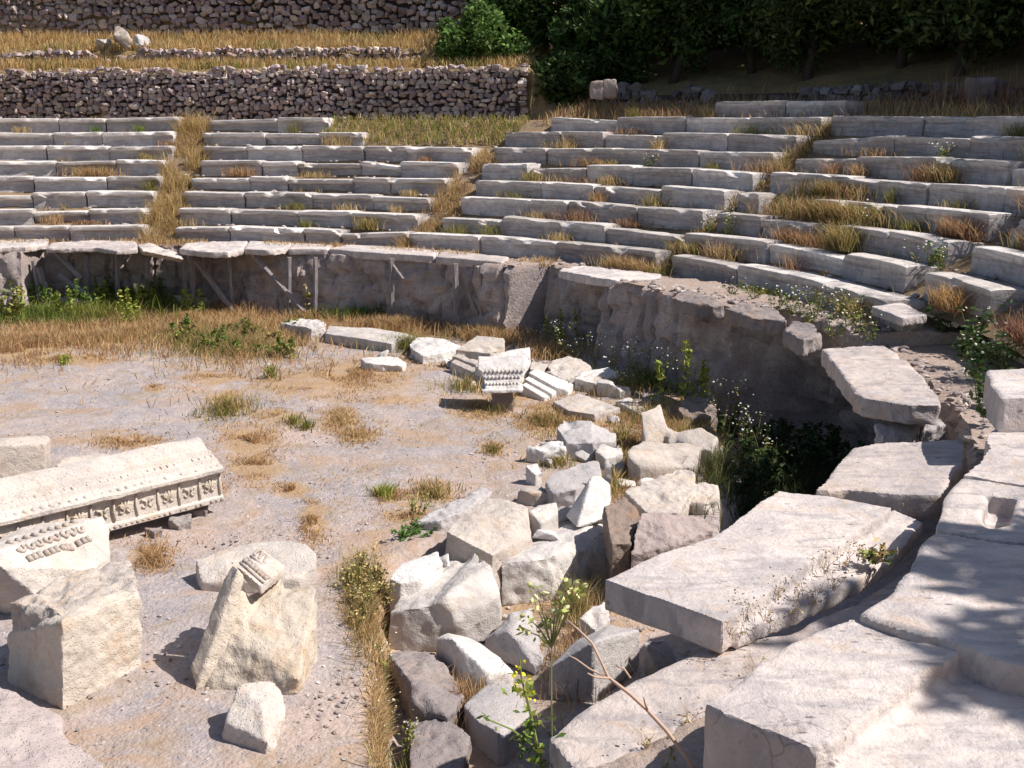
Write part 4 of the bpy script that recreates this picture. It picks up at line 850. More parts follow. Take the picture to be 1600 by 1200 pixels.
for (x, y, rx, ry, h, n, c) in [(60, 500, 150, 14, 0.34, 3200, GREEN), (200, 480, 100, 12, 0.55, 3400, LIME + GREEN), (120, 500, 160, 10, 0.42, 1800, LIME + OLIVE), (340, 535, 110, 26, 0.26, 3000, OLIVE + GREEN + STRAW), (390, 545, 80, 18, 0.24, 1500, OLIVE + ORANGE), (560, 500, 60, 5, 0.36, 900, LIME + GREEN), (660, 500, 90, 6, 0.5, 1500, OLIVE + GREEN),
                            (358, 640, 40, 12, 0.22, 500, OLIVE + STRAW), (350, 648, 50, 12, 0.12, 300, OLIVE), (460, 662, 22, 8, 0.14, 160, OLIVE), (480, 668, 16, 6, 0.14, 120, OLIVE), (100, 568, 14, 6, 0.18, 90, LIME), (425, 590, 10, 5, 0.26, 90, LIME + OLIVE), (640, 545, 60, 10, 0.3, 700, OLIVE), (770, 585, 30, 10, 0.2, 300, OLIVE),
                            (730, 605, 40, 12, 0.2, 350, OLIVE + STRAW), (780, 640, 20, 8, 0.2, 300, OLIVE), (600, 775, 18, 8, 0.16, 150, LIME), (680, 775, 36, 16, 0.15, 320, OLIVE + STRAW), (770, 705, 16, 7, 0.1, 120, OLIVE), (850, 660, 40, 18, 0.15, 500, OLIVE + ORANGE), (870, 725, 40, 10, 0.14, 300, OLIVE + STRAW), (970, 690, 30, 12, 0.22, 300, OLIVE + STRAW), (960, 760, 18, 18, 0.2, 240, OLIVE + STRAW)]:
    B.add(px_patch(n, x, y, rx, ry, fz), h, 0.95, 0.0065, c)
for (x, y, rx, ry, h, n, c) in [(1010, 655, 50, 20, 0.2, 700, ORANGE + OLIVE), (1075, 690, 40, 30, 0.22, 700, OLIVE + ORANGE), (1120, 740, 40, 50, 0.28, 900, [(0.07, 0.10, 0.03), (0.12, 0.13, 0.05), (0.2, 0.15, 0.07)]), (1190, 760, 60, 40, 0.3, 1200, [(0.05, 0.08, 0.025), (0.08, 0.1, 0.04)]), (960, 610, 60, 14, 0.26, 700, ORANGE + OLIVE), (900, 655, 70, 24, 0.12, 700, ORANGE + STRAW), (985, 720, 50, 60, 0.12, 700, ORANGE + OLIVE), (1020, 600, 60, 16, 0.3, 800, OLIVE + GREEN), (1270, 735, 50, 30, 0.34, 1500, [(0.04, 0.06, 0.02), (0.07, 0.08, 0.035)]), (1240, 690, 60, 30, 0.3, 1300, [(0.05, 0.06, 0.025), (0.08, 0.07, 0.04)]), (1310, 720, 40, 40, 0.3, 1300, [(0.04, 0.05, 0.02), (0.07, 0.06, 0.035)]), (1180, 690, 50, 24, 0.26, 900, [(0.07, 0.08, 0.03), (0.12, 0.10, 0.05)])]:  # near-black tones of the pit patches partly stand in for its shade
    B.add(px_patch(n, x, y, rx, ry, fz), h, 0.9, 0.006, c)
B.build('weeds', 'green and olive weeds mixed into the grass below the podium', 'weeds')
# strip of dry grass along the floor edge at the bottom
B = Blades()
B.add(px_patch(3400, 572, 960, 34, 66, fz), 0.13, 1.3, 0.003, OLIVE + ORANGE + STRAW); B.add(px_patch(600, 560, 905, 30, 30, fz), 0.16, 1.0, 0.003, LIME + OLIVE + STRAW)
B.add(px_patch(3000, 592, 1110, 14, 130, fz), 0.09, 1.8, 0.0028, ORANGE + STRAW); B.add(px_patch(700, 640, 1180, 30, 40, fz), 0.24, 0.8, 0.005, OLIVE + GREEN)
B.add(px_patch(900, 900, 985, 50, 50, lambda p: -0.40), 0.26, 0.9, 0.0035, ORANGE + STRAW + RED); B.add(px_patch(500, 905, 900, 40, 30, lambda p: -0.40), 0.3, 0.9, 0.0035, OLIVE + STRAW); B.add(px_patch(500, 720, 1040, 60, 30, lambda p: -0.35), 0.2, 0.8, 0.005, ORANGE)
B.build('dry_grass', 'dry grass clump and strip along the broken floor edge', 'grass')
# stairways overgrown with straw
def slope_z(r): return Z0 - RISE + RISE * (r - R0) / RUN - 0.05
def stair_grass(rows, n, h, cols, label):
    B = Blades(); base = []
    ks = sorted(rows)
    for _ in range(n):
        kf = random.uniform(-0.4, ks[-1] + 0.7); k0 = max(ks[0], min(ks[-1], kf)); ka = int(k0); kb = min(ks[-1], ka + 1); f = k0 - ka
        xa = rows[ka][0] * (1 - f) + rows[kb][0] * f; xb = rows[ka][1] * (1 - f) + rows[kb][1] * f
        ta, tb = CT(xa, k0), CT(xb, k0); t = random.uniform(ta, tb); r = R0 + kf * RUN
        q = ring(t, r, min(slope_z(r), 4.2)) + Vector((random.gauss(0, 0.06), random.gauss(0, 0.06), 0))
        if noise.noise(q * 1.9) > -0.22: base.append(tuple(q))
    base = np.array(base); kk = np.array([noise.noise(Vector(p) * 1.3) > 0.1 for p in base]); B.add(base[kk], h * 0.95, 1.0, 0.007, cols); B.add(base[~kk], h * 0.45, 1.5, 0.007, cols + [(0.34, 0.22, 0.12)]); B.build('dry_grass', label, 'grass')
_ct = {}
def CT(x, k):
    key = (round(x / 4), round(k * 2)); 
    if key not in _ct: _ct[key] = theta_at(x, R0 + k * RUN, Z0 + k * RISE)
    return _ct[key]
stair_grass({k: (WEDGES['leftmost wedge'][3][k][1] - 6, WEDGES['second wedge'][3][k][0] + 4) for k in range(8)}, 5200, 0.5, STRAW + [(0.5, 0.33, 0.12)], 'straw grass choking the leftmost stairway')
stair_grass({k: (WEDGES['second wedge'][3][k][1] - 4, WEDGES['third wedge'][3][k][0] + 4) for k in range(6)}, 3600, 0.42, STRAW + ORANGE, 'orange grass choking the middle stairway')
stair_grass({k: v for k, v in {7: (1280, 1298), 6: (1243, 1270), 5: (1204, 1238), 4: (1172, 1202), 3: (1130, 1268), 2: (1096, 1122), 1: (1050, 1075), 0: (1015, 1050)}.items()}, 3200, 0.36, STRAW + OLIVE + ORANGE, 'straw and olive grass choking the rightmost stairway')
B = Blades()
def row_clump(x0, x1, k, n, h, cols, r_off=(0.35, 0.62)):
    pts = []
    for _ in range(n):
        xx = random.gauss((x0 + x1) / 2, (x1 - x0) / 3.2); t = CT(xx, k); pts.append(tuple(ring(t, R0 + k * RUN + random.uniform(*r_off), Z0 + k * RISE - 0.02)))
    B.add(np.array(pts), h * 0.68, 1.0, 0.0065, cols)
for a in [(100, 170, 3, 420, 0.42, ORANGE + STRAW), (345, 385, 3, 260, 0.4, ORANGE), (545, 570, 0, 240, 0.5, STRAW + OLIVE), (455, 470, 0, 120, 0.3, OLIVE), (510, 545, 1, 80, 0.3, STRAW), (590, 610, 1, 90, 0.3, STRAW), (800, 820, 3, 160, 0.4, STRAW + OLIVE), (100, 150, 0, 300, 0.2, ORANGE + RED), (20, 40, 6, 90, 0.3, STRAW), (1080, 1095, 4, 90, 0.3, OLIVE),
          (1190, 1330, 2, 1300, 0.62, ORANGE + STRAW + OLIVE), (1220, 1300, 3, 700, 0.5, ORANGE + OLIVE), (1260, 1290, 1, 500, 0.7, OLIVE + STRAW), (1430, 1475, 2, 500, 0.5, ORANGE + RED), (1420, 1450, 4, 260, 0.5, ORANGE + OLIVE), (1300, 1320, 4, 160, 0.4, ORANGE), (1560, 1600, 3, 500, 0.7, ORANGE + RED), (1540, 1600, 2, 400, 0.5, RED + OLIVE), (1180, 1250, 1, 400, 0.3, RED + ORANGE), (1415, 1440, 0, 420, 0.5, ORANGE + [(0.5, 0.3, 0.08)]),
          (915, 985, -1, 700, 0.45, ORANGE + STRAW), (980, 1010, -1, 200, 0.25, OLIVE), (1120, 1180, -1, 260, 0.22, LIME + OLIVE), (1260, 1300, -1, 300, 0.5, OLIVE + STRAW), (1040, 1060, 0, 260, 0.4, OLIVE + STRAW), (140, 150, 6, 90, 0.3, GREEN), (205, 220, 6, 120, 0.34, GREEN + LIME), (1590, 1640, 1, 400, 0.5, RED + OLIVE), (1510, 1560, 0, 300, 0.5, RED), (1350, 1360, 3, 60, 0.4, OLIVE)]:
    row_clump(*a)
for wn, (side, sgn, conc, rows) in WEDGES.items():
    for k, (xa, xb) in rows.items():
        ta, tb = CT(xa, k), CT(xb, k); pts = []
        for _ in range(int((tb - ta) * 14 * 1.6)):
            t = random.uniform(ta, tb)
            if noise.noise(Vector((t * 9, k * 3.1, 0))) < -0.05: continue
            for __ in range(random.randint(3, 12)): pts.append(tuple(ring(t + random.gauss(0, 0.004), R0 + k * RUN + random.uniform(0.5, 0.66), Z0 + k * RISE - 0.04)))
        if pts: B.add(np.array(pts), 0.17, 1.2, 0.0055, STRAW + OLIVE + ORANGE)
        for _ in range(int((tb - ta) * 14 * (0.55 if 'wedge' in wn and wn.startswith(('third', 'right')) else 0.28))):
            t = random.uniform(ta, tb); c_ = random.choice([ORANGE, STRAW, OLIVE, ORANGE + RED, OLIVE + STRAW]); w_ = random.uniform(0.004, 0.022)
            B.add(np.array([tuple(ring(t + random.gauss(0, w_), R0 + k * RUN + random.uniform(0.3, 0.66), Z0 + k * RISE - 0.03)) for __ in range(random.randint(60, 190))]), random.uniform(0.16, 0.36), 1.0, 0.006, c_)
B.build('dry_grass', 'scattered dry tufts growing on the seat rows', 'grass')
B = Blades(); pts = []
for _ in range(7000):
    t = random.uniform(math.radians(-30), CT(1040, 0)); r = random.uniform(RPOD + 1.0, R0 - 0.02)
    q = ring(t, r, 1.41)
    if noise.noise(q * 0.9) > -0.15: pts.append(tuple(q))
B.add(np.array(pts), 0.16, 0.9, 0.008, STRAW + ORANGE + [(0.4, 0.28, 0.16)])
B.build('dry_grass', 'low dry grass on the ledge between podium slabs and first row', 'grass')
# terraces above
B = Blades(); pts = []; pts2 = []
for _ in range(30000):
    x = random.uniform(-22, 1.5); d = random.uniform(0.3, 4.7); y = 31 + d + (-x) * 0.14
    dd = wall_d(x, y)
    if 0.35 < dd < 4.7:
        q = (x, y, hill_z(x, y) - 0.02); (pts if noise.noise(Vector((x * 0.6, y * 0.9, 0))) > -0.25 else pts2).append(q)
pts = np.array(pts); B.add(pts, 0.36, 0.6, 0.011, STRAW + [(0.52, 0.34, 0.13), (0.48, 0.28, 0.12)]); B.add(np.array(pts2), 0.3, 0.7, 0.012, OLIVE + STRAW)
pts = []
for _ in range(2600):
    t = random.uniform(CT(505, 7), CT(790, 6)); r = random.uniform(R0 + 6.1 * RUN, R0 + 8.0 * RUN); pts.append(tuple(ring(t, r, min(4.2, slope_z(r) + 0.03))))
B.add(np.array(pts), 0.22, 0.8, 0.011, OLIVE + LIME + STRAW)
pts = []
for _ in range(6500):
    t = random.uniform(CT(820, 7), math.radians(100)); r = R0 + random.uniform(7.55, 11.5) * RUN; q = ring(t, r, 0); q.z = hill_z(q.x, q.y) - 0.02; pts.append(tuple(q))
B.add(np.array(pts), 0.34, 0.6, 0.010, RED + ORANGE + STRAW)
pts = []
for _ in range(3600):
    t = random.uniform(CT(1300, 7), math.radians(100)); r = R0 + random.uniform(7.5, 8.6) * RUN; q = ring(t, r, 0); q.z = max(4.22, hill_z(q.x, q.y) - 0.05); pts.append(tuple(q))
B.add(np.array(pts), 0.16, 1.0, 0.010, ORANGE + STRAW)
pts = []
for _ in range(1500):
    t = random.uniform(CT(1340, 7), math.radians(100)); r = R0 + random.uniform(8.8, 10.2) * RUN; q = ring(t, r, 0); q.z = hill_z(q.x, q.y) - 0.05; pts.append(tuple(q))
B.add(np.array(pts), 0.85, 0.25, 0.008, RED + [(0.36, 0.25, 0.16)])
B.build('dry_grass', 'straw coloured grass on the terraces and bank above the seats', 'grass')

# individual plants
def leaf_quads(cen, size, cols, flat=0.5):
    n = len(cen); a = RNG.normal(size=(n, 3)); a[:, 2] *= flat; a /= np.linalg.norm(a, axis=1)[:, None]; b = np.cross(a, RNG.normal(size=(n, 3))); b /= np.linalg.norm(b, axis=1)[:, None]
    s = size * RNG.uniform(0.6, 1.4, n)[:, None]; P = np.stack([cen - a * s, cen + b * s * 0.42, cen + a * s, cen - b * s * 0.42], 1).reshape(-1, 3)
    c = np.asarray(cols)[RNG.integers(0, len(cols), n)] * RNG.uniform(0.7, 1.3, n)[:, None]
    return P, [(4 * i, 4 * i + 1, 4 * i + 2, 4 * i + 3) for i in range(n)], np.repeat(c, 4, 0)
def discs(cen, rad, col, tilt=0.5):
    vs_, fs = [], []
    for c in cen:
        nrm = Vector((random.gauss(0, tilt), random.gauss(0, tilt) - 0.35, 1)).normalized(); a = nrm.orthogonal().normalized(); b = nrm.cross(a); n0 = len(vs_); r = rad * random.uniform(0.6, 1.3)
        vs_.append(tuple(Vector(c) + nrm * r * 0.25)); 
        for k in range(8): an = k * math.pi / 4; rr_ = r * random.uniform(0.75, 1.1); vs_.append(tuple(Vector(c) + a * math.cos(an) * rr_ + b * math.sin(an) * rr_))
        for k in range(8): fs.append((n0, n0 + 1 + k, n0 + 1 + (k + 1) % 8))
    return vs_, fs, np.array([np.array(col) * random.uniform(0.85, 1.1)] * len(vs_))
STEMC = (0.22, 0.20, 0.10)
def plant(name, base, h, spread, nstem, label, leafcols, nleaf=40, lsize=0.035, flower=None, fr=0.02, nfl=0, stemc=STEMC, group=None, cat='weed', bend=None, stemr=0.006):
    base = Vector(base); root = empty(name, base, label, cat, group); vs_, fs = [], []; lc, tips = [], []
    for i in range(nstem):
        a = random.uniform(0, 2 * math.pi); sp_ = spread * random.uniform(0.1, 1); hh = h * random.uniform(0.6, 1.0); b0 = base + Vector((random.gauss(0, spread * 0.15), random.gauss(0, spread * 0.15), -0.03))
        d = Vector((math.cos(a) * sp_, math.sin(a) * sp_, hh)) + (bend or Vector((0, 0, 0)))
        pts = [b0 + Vector((d.x * f ** 1.4, d.y * f ** 1.4, d.z * f)) + Vector((random.gauss(0, 0.008), random.gauss(0, 0.008), 0)) * (1 if f else 0) for f in (0, 0.25, 0.5, 0.75, 1.0)]
        tube_into(vs_, fs, pts, [stemr, stemr * 0.9, stemr * 0.8, stemr * 0.6, stemr * 0.4], 4)
        for _ in range(max(1, nleaf // nstem)):
            f = random.uniform(0.1, 1); q = pts[min(3, int(f * 4))].lerp(pts[min(4, int(f * 4) + 1)], f * 4 - int(f * 4) if f < 1 else 1); lc.append(q + Vector((random.gauss(0, lsize * 0.9), random.gauss(0, lsize * 0.9), random.gauss(0, lsize * 0.3))))
        tips.append(pts[4]); 
        for _ in range(3):
            f = random.uniform(0.55, 1); tips.append(pts[2].lerp(pts[4], f) + Vector((random.gauss(0, spread * 0.25), random.gauss(0, spread * 0.25), random.uniform(0, 0.08))))
    from_arrays('stem', vs_, fs, MAT['leaf'], parent=root, tint=np.array([stemc] * len(vs_)))
    P, F, T = leaf_quads(np.array([tuple(q) for q in lc]), lsize, leafcols); from_arrays('foliage', P, F, MAT['leaf'], parent=root, tint=T)
    if flower is not None:
        random.shuffle(tips); tp = (tips * (1 + nfl // max(1, len(tips))))[:nfl] if nfl else tips
        tp = [Vector(q) + Vector((random.gauss(0, 0.03), random.gauss(0, 0.03), random.gauss(0, 0.03))) for q in tp]
        v, f, t = discs(tp, fr, flower); from_arrays('blossom', v, f, MAT['leaf'], parent=root, tint=t)
    return root
WHITE = (0.78, 0.76, 0.68)
WL = 'white flowered weed among the mass in front of the right podium rock'
for (x, y, h) in [(850, 545, 0.5), (880, 560, 0.75), (905, 566, 0.6), (930, 575, 0.7), (955, 580, 0.6), (990, 592, 0.7), (1010, 600, 0.8), (1035, 622, 0.9), (1060, 612, 0.85), (1090, 640, 0.9), (1110, 650, 0.85), (1135, 660, 0.95), (1160, 672, 0.9), (1180, 680, 0.8), (1120, 630, 0.95), (1200, 700, 0.7), (1085, 605, 0.9), (1150, 640, 1.0), (975, 615, 0.5), (1040, 590, 0.9), (870, 540, 0.7), (1175, 655, 0.85)]:
    p = G(x, y); p.z = floor_drop(p); plant('flowering_weed', p, h, 0.3, 6, WL, GREEN + OLIVE, 55, 0.032, WHITE, 0.015, 12, group='white flowered weeds by the right podium rock')
WL2 = 'white flowered weed in the gully beside the squared block'
for (x, y, z, h) in [(1210, 488, 1.42, 0.35), (1240, 492, 1.42, 0.4), (1270, 498, 1.42, 0.45), (1300, 505, 1.42, 0.5), (1330, 512, 1.42, 0.45), (1350, 500, 1.42, 0.5), (1180, 470, 1.42, 0.35), (1145, 460, 1.44, 0.3), (1225, 480, 1.42, 0.4), (1255, 485, 1.42, 0.45), (1285, 492, 1.42, 0.5), (1315, 500, 1.42, 0.5), (1340, 520, 1.42, 0.4), (1300, 525, 1.42, 0.35), (1260, 515, 1.42, 0.35), (1360, 530, 1.42, 0.35), (1325, 480, 1.42, 0.45)]:
    plant('flowering_weed', G(x, y, z), h, 0.26, 6, WL2, OLIVE + GREEN, 60, 0.03, WHITE, 0.014, 9, group='white flowered weeds beside the squared block')
WL3 = 'dark leafy white flowered weed in the gap right of the fan shaped slab'
for (x, y, z, h) in [(1480, 500, 1.42, 0.6), (1510, 520, 1.42, 0.65), (1540, 540, 1.42, 0.6), (1500, 560, 1.42, 0.5), (1530, 580, 1.42, 0.45), (1570, 530, 1.42, 0.6), (1540, 620, 1.42, 0.4), (1545, 650, 1.42, 0.36), (1465, 520, 1.42, 0.5), (1495, 480, 1.42, 0.75), (1525, 500, 1.42, 0.8), (1555, 515, 1.42, 0.8), (1580, 545, 1.42, 0.75), (1520, 545, 1.42, 0.65), (1475, 480, 1.42, 0.6), (1555, 580, 1.42, 0.6), (1590, 560, 1.42, 0.7)]:
    plant('flowering_weed', G(x, y, z), h, 0.3, 7, WL3, [(0.05, 0.10, 0.03), (0.08, 0.14, 0.04), (0.12, 0.16, 0.06)], 130, 0.045, WHITE, 0.017, 6, group='dark weeds in the gap right of the fan shaped slab')
for (x, k, h) in [(1105, 1, 0.5), (1075, 1, 0.4), (990, 4, 0.35), (1440, 5, 0.35), (1330, 2, 0.4), (1400, 1, 0.4), (1420, 1, 0.4)]:
    t = CT(x, k); plant('flowering_weed', ring(t, R0 + k * RUN + 0.5, Z0 + k * RISE - 0.02), h, 0.28, 6, 'small white flowered weed rooted on a right-hand seat row', GREEN + OLIVE, 80, 0.035, WHITE, 0.016, 18, group='white flowered weeds on the seat rows')
def spire(name, base, h, label, cols, n=260, group=None):
    base = Vector(base); root = empty(name, base, label, 'weed', group); vs_, fs = [], []; lc = []
    for i in range(5):
        b0 = base + Vector((random.gauss(0, 0.12), random.gauss(0, 0.12), 0)); hh = h * random.uniform(0.55, 1); tpt = b0 + Vector((random.gauss(0, 0.05), random.gauss(0, 0.05), hh)); tube_into(vs_, fs, [b0, b0.lerp(tpt, 0.5), tpt], [0.008, 0.007, 0.003], 4)
        for _ in range(n // 5): f = random.random() ** 0.8; lc.append(tuple(b0.lerp(tpt, f) + Vector((random.gauss(0, 0.07), random.gauss(0, 0.07), 0)) * (1.15 - f)))
    from_arrays('stem', vs_, fs, MAT['leaf'], parent=root, tint=np.array([(0.2, 0.2, 0.07)] * len(vs_))); P, F, T = leaf_quads(np.array(lc), 0.05, cols); from_arrays('foliage', P, F, MAT['leaf'], parent=root, tint=T)
spire('spire_weed', G(1072, 640), 1.15, 'tall yellow green spire weed in front of the right podium rock', LIME, 340)
spire('spire_weed', G(884, 545), 0.75, 'yellow green spire weed below the lone tilted slab', LIME + OLIVE, 260)
spire('spire_weed', G(400, 486), 0.85, 'dense dark green leafy weed between the slanting braces', GREEN, 420)
spire('spire_weed', G(490, 492), 0.85, 'brownish bushy dry weed in front of an upright post', OLIVE + STRAW, 260)
spire('spire_weed', G(165, 486), 0.8, 'tall yellow green weed in front of the ragged slab', LIME + GREEN, 420)
spire('spire_weed', G(235, 488), 0.75, 'lime green weed under the sagging broken slab', LIME, 380)
spire('spire_weed', G(15, 500), 0.5, 'bright green bushy weed at the left edge', LIME + GREEN, 320)
for x in range(-10, 300, 16):
    o = spire('spire_weed', G(x + random.uniform(-8, 8), random.uniform(474, 506)), random.uniform(0.5, 0.95), 'yellow green weed in the mass below the ragged slab', random.choice([LIME, LIME + GREEN, GREEN, OLIVE + LIME]), 240, 'weeds in the mass below the ragged slab')
for x in range(275, 460, 15):
    spire('spire_weed', G(x + random.uniform(-8, 8), random.uniform(515, 560)), random.uniform(0.25, 0.45), 'olive bushy weed in the mass on the orange grass', random.choice([OLIVE, OLIVE + GREEN, GREEN, OLIVE + STRAW]), 240, 'olive weeds in the mass on the orange grass')
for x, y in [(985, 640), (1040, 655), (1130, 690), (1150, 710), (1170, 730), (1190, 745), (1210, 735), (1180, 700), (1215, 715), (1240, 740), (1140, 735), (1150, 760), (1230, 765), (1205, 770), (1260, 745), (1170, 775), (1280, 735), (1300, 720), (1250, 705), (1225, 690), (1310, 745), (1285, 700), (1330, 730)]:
    p = G(x, y, -0.42); spire('spire_weed', p, random.uniform(0.35, 0.6), 'dark green weed added to darken the shaded pit beside the broad slab', [(0.05, 0.08, 0.03), (0.07, 0.11, 0.035), (0.04, 0.06, 0.03)], 200, 'dark weeds added to darken the shaded pit')  # dark leaves put in to imitate the near-black shade of the pit
spire('spire_weed', G(690, 505), 0.7, 'grey green weed in front of the dark posts', [(0.16, 0.17, 0.1), (0.22, 0.22, 0.12)], 260)
spire('spire_weed', G(600, 500), 0.5, 'grey green weed below the long smooth slab', [(0.16, 0.17, 0.1), (0.22, 0.22, 0.12)], 200)
for x, y, h in [(545, 915, 0.26), (565, 900, 0.30), (590, 912, 0.26), (550, 945, 0.24), (575, 955, 0.24), (560, 975, 0.2), (598, 940, 0.24), (575, 925, 0.3)]:
    plant('flowering_weed', G(x, y), h, 0.16, 8, 'olive bushy weed with tiny yellow flowers on the floor edge', OLIVE + STRAW, 150, 0.022, (0.75, 0.66, 0.25), 0.010, 8, group='yellow flowered weeds on the floor edge')
for x, y, h in [(600, 1090, 0.5), (608, 1150, 0.45), (640, 1190, 0.4), (598, 1190, 0.35)]:
    plant('flowering_weed', G(x, y, -0.35), h, 0.1, 4, 'thin pale flowered weed in the slot beside the floor edge', OLIVE + LIME, 70, 0.02, (0.7, 0.68, 0.55), 0.008, 14, group='pale flowered weeds in the slot')
plant('leafy_weed', G(640, 838), 0.2, 0.26, 12, 'bright green leafy weed beside the black ended wedge slab', [(0.10, 0.2, 0.05), (0.15, 0.26, 0.07)], 170, 0.035)
plant('leafy_weed', G(652, 805), 0.34, 0.2, 8, 'thin olive weed behind the black ended wedge slab', OLIVE + LIME, 90, 0.025)
plant('leafy_weed', G(98, 572), 0.25, 0.12, 5, 'tiny lone yellow weed on the left of the floor', LIME, 40, 0.03, (0.6, 0.5, 0.1), 0.015, 6)
plant('leafy_weed', G(425, 592), 0.32, 0.14, 5, 'small lone leafy weed in the middle of the floor', LIME + OLIVE, 60, 0.03, WHITE, 0.015, 6)
plant('leafy_weed', G(1370, 872, 1.46), 0.14, 0.2, 10, 'low spiky weed on the lower strip of the broad slab', GREEN + STRAW, 120, 0.03)
# flowering dry sprigs on the ridged slab
for (x, y) in [(1170, 960), (1215, 930), (1250, 925), (1290, 890), (1320, 880), (1200, 965), (1240, 955), (1300, 915), (1345, 870), (1150, 990), (1275, 940)]:
    plant('dry_sprig', G(x, y, 1.44), random.uniform(0.10, 0.18), 0.1, 6, 'thin dry sprig with dark seed heads on the ridged broad slab', STRAW + [(0.5, 0.42, 0.3)], 24, 0.012, (0.16, 0.12, 0.10), 0.006, 14, (0.42, 0.30, 0.17), 'dry sprigs on the ridged broad slab', 'weed', None, 0.0022)
for (x, y) in [(1180, 1060), (1075, 1130), (1010, 1170), (1150, 1190), (1235, 1080), (1040, 1205)]:
    plant('dry_sprig', G(x, y, 1.27), random.uniform(0.12, 0.26), 0.12, 4, 'thin dry sprig on the pinkish slab in front', STRAW + OLIVE, 16, 0.014, (0.3, 0.26, 0.18), 0.008, 6, (0.45, 0.33, 0.18), 'dry sprigs on the pinkish slab', 'weed', None, 0.0022)
plant('leafy_weed', G(1385, 795, 1.3), 0.22, 0.3, 14, 'olive dry weed filling the crack below the trapezoid slab', OLIVE + STRAW, 170, 0.03)
# dry branch and yellow flowers in front
br = empty('dry_branch', G(1100, 1190, 1.27), 'long bare pink dry branch slanting across the heap at the bottom', 'branch'); vs_, fs = [], []
YB = 4.55
def pp(x, y, dY=0.0): return AY(x, y, YB + dY)
main = [pp(1098, 1222, 0.0), pp(1070, 1180, 0.02), pp(1040, 1140, 0.05), pp(1010, 1108, 0.08), pp(985, 1085, 0.1), pp(950, 1058, 0.13), pp(940, 1035, 0.16), pp(925, 1005, 0.2), pp(905, 985, 0.24), pp(885, 968, 0.28)]
tube_into(vs_, fs, main, [0.011, 0.010, 0.010, 0.009, 0.009, 0.008, 0.006, 0.006, 0.005, 0.004], 6)
for tw in ([pp(948, 1058, 0.13), pp(922, 1046, 0.16), pp(900, 1030, 0.2), pp(880, 1020, 0.22)], [pp(1012, 1110, 0.08), pp(1008, 1100, 0.05), pp(1006, 1090, 0.02)], [pp(955, 1060, 0.13), pp(930, 1058, 0.1), pp(918, 1052, 0.08)], [pp(985, 1060, 0.3), pp(975, 1045, 0.32), pp(962, 1040, 0.33)]): tube_into(vs_, fs, tw, [0.006, 0.005, 0.004, 0.002][:len(tw)], 5)
from_arrays('bare_stem', vs_, fs, MAT['leaf'], parent=br, tint=np.array([(0.62, 0.44, 0.34)] * len(vs_)), smooth=True)
mu = G(820, 1190, -0.3); mull = empty('yellow_flower', AY(845, 1215, 5.0), 'upright stem with bright yellow blossoms before the split grey block', 'flower'); vs_, fs = [], []; lc = []
ms = [AY(850, 1222, 5.0), AY(840, 1170, 5.05), AY(828, 1110, 5.1), AY(815, 1060, 5.12), AY(812, 1030, 5.12)]; tube_into(vs_, fs, ms, [0.011, 0.009, 0.008, 0.006, 0.003], 5)
sb = [ms[1], AY(800, 1140, 5.0), AY(765, 1125, 4.95), AY(752, 1112, 4.95)]; tube_into(vs_, fs, sb, [0.006, 0.005, 0.004, 0.002], 5)
from_arrays('stem', vs_, fs, MAT['leaf'], parent=mull, tint=np.array([(0.26, 0.32, 0.09)] * len(vs_)))
fl = [tuple(ms[3].lerp(ms[4], random.uniform(-1.2, 1)) + Vector((random.gauss(0, 0.03), random.gauss(0, 0.03), random.gauss(0, 0.03)))) for _ in range(26)]
v, f, t = discs(fl, 0.013, (0.75, 0.68, 0.06), 0.9); from_arrays('blossom', v, f, MAT['leaf'], parent=mull, tint=t)
lc = [tuple(ms[0].lerp(ms[3], random.random()) + Vector((random.gauss(0, 0.05), random.gauss(0, 0.05), random.gauss(0, 0.03)))) for _ in range(110)] + [tuple(sb[0].lerp(sb[3], random.random()) + Vector((random.gauss(0, 0.02), 0, random.gauss(0, 0.015)))) for _ in range(20)]
P, F, T = leaf_quads(np.array(lc), 0.026, LIME + GREEN); from_arrays('foliage', P, F, MAT['leaf'], parent=mull, tint=T)
lime = empty('lime_flower', AY(870, 1000, 5.35), 'pale lime coloured flower sprays in the middle of the heap', 'flower'); vs_, fs = [], []; fl = []
for (x, y) in [(885, 905), (905, 918), (838, 925), (890, 930), (868, 955), (825, 965), (820, 985), (860, 965), (878, 945), (848, 1005), (835, 940), (912, 915), (850, 980)]:
    q = AY(x, y, 5.35 + random.gauss(0, 0.05)); b0 = AY(862, 1012, 5.35); tube_into(vs_, fs, [b0, b0.lerp(q, 0.5) + Vector((0, 0, 0.02)), q], [0.005, 0.004, 0.002], 4)
    fl += [tuple(q + Vector((random.gauss(0, 0.02), random.gauss(0, 0.02), random.gauss(0, 0.02)))) for _ in range(8)]
b0 = AY(862, 1012, 5.35); tube_into(vs_, fs, [b0, b0 + Vector((0.0, -0.02, -0.3)), b0 + Vector((0.02, 0.05, -1.2))], [0.004, 0.005, 0.005], 5)
from_arrays('stem', vs_, fs, MAT['leaf'], parent=lime, tint=np.array([(0.34, 0.34, 0.14)] * len(vs_))); P, F, T = leaf_quads(np.array(fl), 0.024, [(0.50, 0.53, 0.18), (0.38, 0.42, 0.12)]); from_arrays('foliage', P, F, MAT['leaf'], parent=lime, tint=T)
v, f, t = discs(fl[::3], 0.017, (0.80, 0.76, 0.42), 0.8); from_arrays('blossom', v, f, MAT['leaf'], parent=lime, tint=t)

